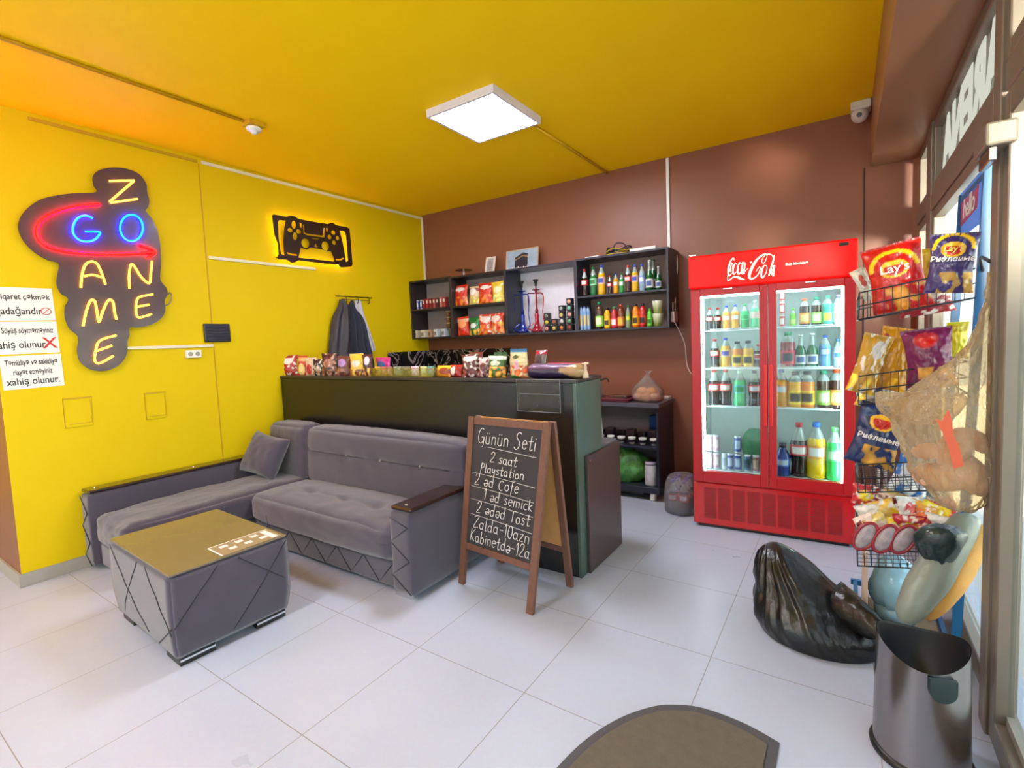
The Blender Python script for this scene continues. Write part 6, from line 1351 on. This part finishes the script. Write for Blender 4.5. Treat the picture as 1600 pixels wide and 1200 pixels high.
for k, (px, py, r) in enumerate(((1470, 745, .085), (1515, 740, .085), (1492, 700, .08), (1450, 705, .05), (1530, 690, .05))):
    p = oY(px, py, YH); tb = bmesh.new(); bmesh.ops.create_icosphere(tb, subdivisions=3, radius=r, matrix=Matrix.Translation(p) @ Matrix.Rotation(k, 4, 'Y') @ Matrix.Diagonal((1.0, .72, .6, 1))); merge(bm, tb, 0)
link('bread_loaves', bm, mat('pale_bread', (216, 172, 140), .6, var=.15, scale=12), t, True)
# red print on the bag
bm = B(); q7 = [(1462, 655), (1472, 658), (1482, 640), (1487, 655), (1490, 680), (1500, 700), (1506, 728), (1490, 732), (1482, 700), (1474, 678)]
P = [oY(a, c, YH - .118) for a, c in q7]; vs = [bm.verts.new(p) for p in P]; vs2 = [bm.verts.new(p + Vector((0, .002, 0))) for p in P]; bm.faces.new(vs); bm.faces.new(vs2[::-1])
for k in range(len(vs)): bm.faces.new((vs[k], vs[(k + 1) % len(vs)], vs2[(k + 1) % len(vs)], vs2[k]))
link('red_print', bm, mat('orange_red_print', (206, 88, 56), .6), t)
link('hook', tube(B(), catmull([(px_(1.6) - .0, YN - .014, 1.62), (px_(1.6) - .02, YN - .1, 1.66), (px_(1.6) - .02, YH, 1.63)], 5), .006, 8), wirem, t)
# poster and door closer on window
t = thing('window_poster', 'blue poster with pink ribbon sign hanging inside the window', 'poster', (XR - .012, 2.80, 1.91))
link('poster_sheet', box(B(), (-.002, -.24, -.10), (.0, .24, .10)), clear('blue_poster_film', (150, 180, 220), .1, .3, .8, (120, 155, 210)), t)
bm = B(); prism(bm, [(-.17, -.05), (.16, -.03), (.18, .06), (.12, .05), (-.16, .055), (-.18, -.02)], .0015, (-.0022, 0, 0), (0, -1, 0), (0, 0, 1), (-1, 0, 0)); link('pink_ribbon', bm, clear('pink_ribbon_film', (220, 120, 160), .1, .3, .8, (225, 120, 155)), t)
text('poster_word', 'hello', .12, fr((-.0045, 0, .01), (0, -1, 0), (0, 0, 1)), paperm, t, .0006, shear=.2, bold=.001)
t = thing('door_closer', 'grey metal door closer at the top of the door post', 'door closer', (XR - .06, 2.18, 2.00)); link('closer_body', box(B(), (-.03, -.09, -.03), (.045, .09, .04), .008), alu, t); link('closer_arm', box(B(), (-.02, -.08, -.075), (.0, .06, -.032), .004), steel, t)
# pipes behind the stand
bm = B(); 
for k, x in enumerate((.21, .25)): tag(link('white_pipe', tube(B(), [(x, YB - .03, .09), (x + .01, YB - .025, .80)], .011, 10), white), 'thin white pipe standing at the back wall, ' + ('left' if k == 0 else 'right') + ' of two', 'pipe')

# ------------------------------------------------------------------ steel bin
t = thing('pedal_bin', 'cylindrical brushed steel bin with black inner rim by the door', 'bin', (.215, 1.985, 0))
HB = .385; RB0, RB1 = .130, .122
bm = B(); n_ = 64; nz = 20; rings = []
def rimz(a): # saddle shaped rim, low at front
    return HB + .022 * math.cos(2 * a) * 1.0 + .01 * math.sin(a)
for j in range(nz + 1):
    v = j / nz; rings.append([bm.verts.new(((RB0 + (RB1 - RB0) * v) * math.cos(2 * PI * k / n_), (RB0 + (RB1 - RB0) * v) * math.sin(2 * PI * k / n_), .018 + (rimz(2 * PI * k / n_) - .018) * v)) for k in range(n_)])
for j in range(nz):
    for k in range(n_): bm.faces.new((rings[j][k], rings[j][(k + 1) % n_], rings[j + 1][(k + 1) % n_], rings[j + 1][k])).smooth = True
link('steel_body', bm, steel, t)
bm = B(); rr_ = [(RB1 - .002, 0), (RB1 - .006, -.01), (RB1 - .012, -.2), (.0, -.21)]; rings = []
for (r, dz) in rr_: rings.append([bm.verts.new((r * math.cos(2 * PI * k / n_), r * math.sin(2 * PI * k / n_), rimz(2 * PI * k / n_) * (1 if dz > -.1 else 0) + (HB if dz < -.1 else 0) + dz)) for k in range(n_)])
for j in range(3):
    for k in range(n_):
        bm.faces.new((rings[j][k], rings[j + 1][k], rings[j + 1][(k + 1) % n_], rings[j][(k + 1) % n_])).smooth = True
link('black_liner', bm, mat('black_inner_plastic', (20, 20, 24), .5), t)
link('base_ring', lathe(B(), [(0, 0), (.138, 0), (.140, .01), (.134, .022), (0, .022)], 48), blackp, t)
bm = B(); 
for k in range(8):
    pass
an = math.radians(-72); M = Matrix.Rotation(an + PI / 2, 4, 'Z') @ Matrix.Translation((0, -RB1 - .004, .318))
bm = B(); prism(bm, [(.036 * math.cos(a * PI / 10), -.01 + -.034 * math.sin(a * PI / 10)) for a in range(11)] + [(-.036, .03), (.036, .03)], .012, (0, .004, 0), (1, 0, 0), (0, 0, 1), (0, -1, 0)); bmesh.ops.transform(bm, matrix=M, verts=bm.verts); link('lid_handle', bm, mat('black_green_handle', (36, 50, 52), .3), t)
# ------------------------------------------------------------------ black refuse sack
t = thing('refuse_sack', 'slumped black plastic refuse sack on the floor before the fridge', 'refuse sack', (0, 0, 0))
bm = B(); NU, NV = 150, 70; rings = []
def sackpt(u, v):
    a = 2 * PI * u; ca, sa = math.cos(a), math.sin(a)
    # base outline centred (-.10, 2.56)
    rx, ry = .245, .19
    cx_, cy3 = -.095, 2.555
    zz = v
    prof = (1 - zz ** 2.2) ** .62 if zz < 1 else 0
    bulge = 1 + .10 * math.sin(PI * min(1, zz * 2.2))
    x = cx_ + rx * ca * prof * bulge; y = cy3 + ry * sa * prof * bulge
    x += -.19 * zz ** 1.5; y += .10 * zz ** 1.5
    H_ = .37
    z = .004 + H_ * zz
    p = Vector((x, y, z))
    # right side slumps into a long shoulder
    if ca > 0: p.z *= 1 - .35 * ca * zz * (1 - zz) * 2
    dirn = Vector((ca, sa, .2)); f = Vector((p.x * 3, p.y * 3, p.z * 3))
    w1 = noise.noise(f * 1.2) * .026
    pk = Vector((-.31, 2.66, .42)); dv = p - pk
    s1 = math.atan2(-dv.z, dv.x + .03) * 26 + dv.y * 34 + 3.5 * noise.noise(f * 1.1)   # creases fan out from the tied peak
    w2 = (abs(math.sin(s1 * .5)) - .5) * .009 * min(1, dv.length * 6) + noise.noise(Vector((s1 * .8, dv.length * 5, 3))) * .008 + noise.noise(f * 7) * .004
    e = min(1, zz * 6 + .15) * (1 - zz ** 8)
    return p + dirn * (w1 + w2) * e
for j in range(NV + 1):
    v = j / NV; rings.append([bm.verts.new(sackpt(k / NU, v)) for k in range(NU)])
for r in rings:
    for v in r:
        if v.co.z < .003: v.co.z = .003
for j in range(NV):
    for k in range(NU): bm.faces.new((rings[j][k], rings[j][(k + 1) % NU], rings[j + 1][(k + 1) % NU], rings[j + 1][k])).smooth = True
bm.faces.new(rings[0][::-1])
sack = mat('black_refuse_plastic', (15, 14, 15), .3, var=.2, scale=8, bump=.35, bscale=40, spec=.6)
link('sack_body', bm, sack, t)
bm = B(); rows2 = 16; cols2 = 24; g = []
pA, pB2 = Vector((.0, 2.52, .26)), Vector((.165, 2.40, .235))
for i in range(rows2 + 1):
    r = []
    for k in range(cols2):
        a = 2 * PI * k / cols2; v = i / rows2; c = Vector((-.02, 2.57, .17)).lerp(Vector((.175, 2.36, .17)), v); w_ = .11 * (1 - v) ** .7 + .018
        r.append(bm.verts.new(c + Vector((.35, .8, 0)) * w_ * math.cos(a) * .8 + Vector((0, 0, 1)) * w_ * math.sin(a) * .75 + Vector((0, 0, .010 * noise.noise(Vector((v * 8, a * 2, 1)))))))
    g.append(r)
for i in range(rows2):
    for k in range(cols2): bm.faces.new((g[i][k], g[i][(k + 1) % cols2], g[i + 1][(k + 1) % cols2], g[i + 1][k])).smooth = True
bm.faces.new(g[0][::-1]); bm.faces.new(g[-1]); link('gathered_neck', bm, sack, t)

# ------------------------------------------------------------------ door mat
half = [(-.184, 1.792), (-.30, 1.823), (-.443, 1.825), (-.54, 1.79), (-.615, 1.735), (-.70, 1.62), (-.765, 1.47), (-.800, 1.30), (-.81, 1.12)]
out_ = half + [(x, 2.24 - y) for x, y in half[::-1][1:]]
t = thing('door_mat', 'half round grey brown door mat with dark rubber edge', 'door mat', (0, 0, 0))
out_ = [tuple(q[:2]) for q in catmull([(a_, b_, 0) for a_, b_ in out_[:len(half) * 2 - 1]], 5)]
bm = B(); prism(bm, out_[::-1], .006, (0, 0, .0), (1, 0, 0), (0, 1, 0), (0, 0, 1)); link('rubber_edge', bm, mat('dark_grey_rubber', (74, 72, 76), .6), t)
cxm, cym = -.46, 1.12; inn_ = [(cxm + (x - cxm) * .90 if x < -.19 else x - .035, cym + (y - cym) * .945) for x, y in out_]
bm = B(); prism(bm, inn_[::-1], .006, (0, 0, .006), (1, 0, 0), (0, 1, 0), (0, 0, 1)); link('mat_pile', bm, mat('brown_grey_pile', (112, 102, 88), .95, var=.15, scale=30, bump=.9, bscale=260), t)
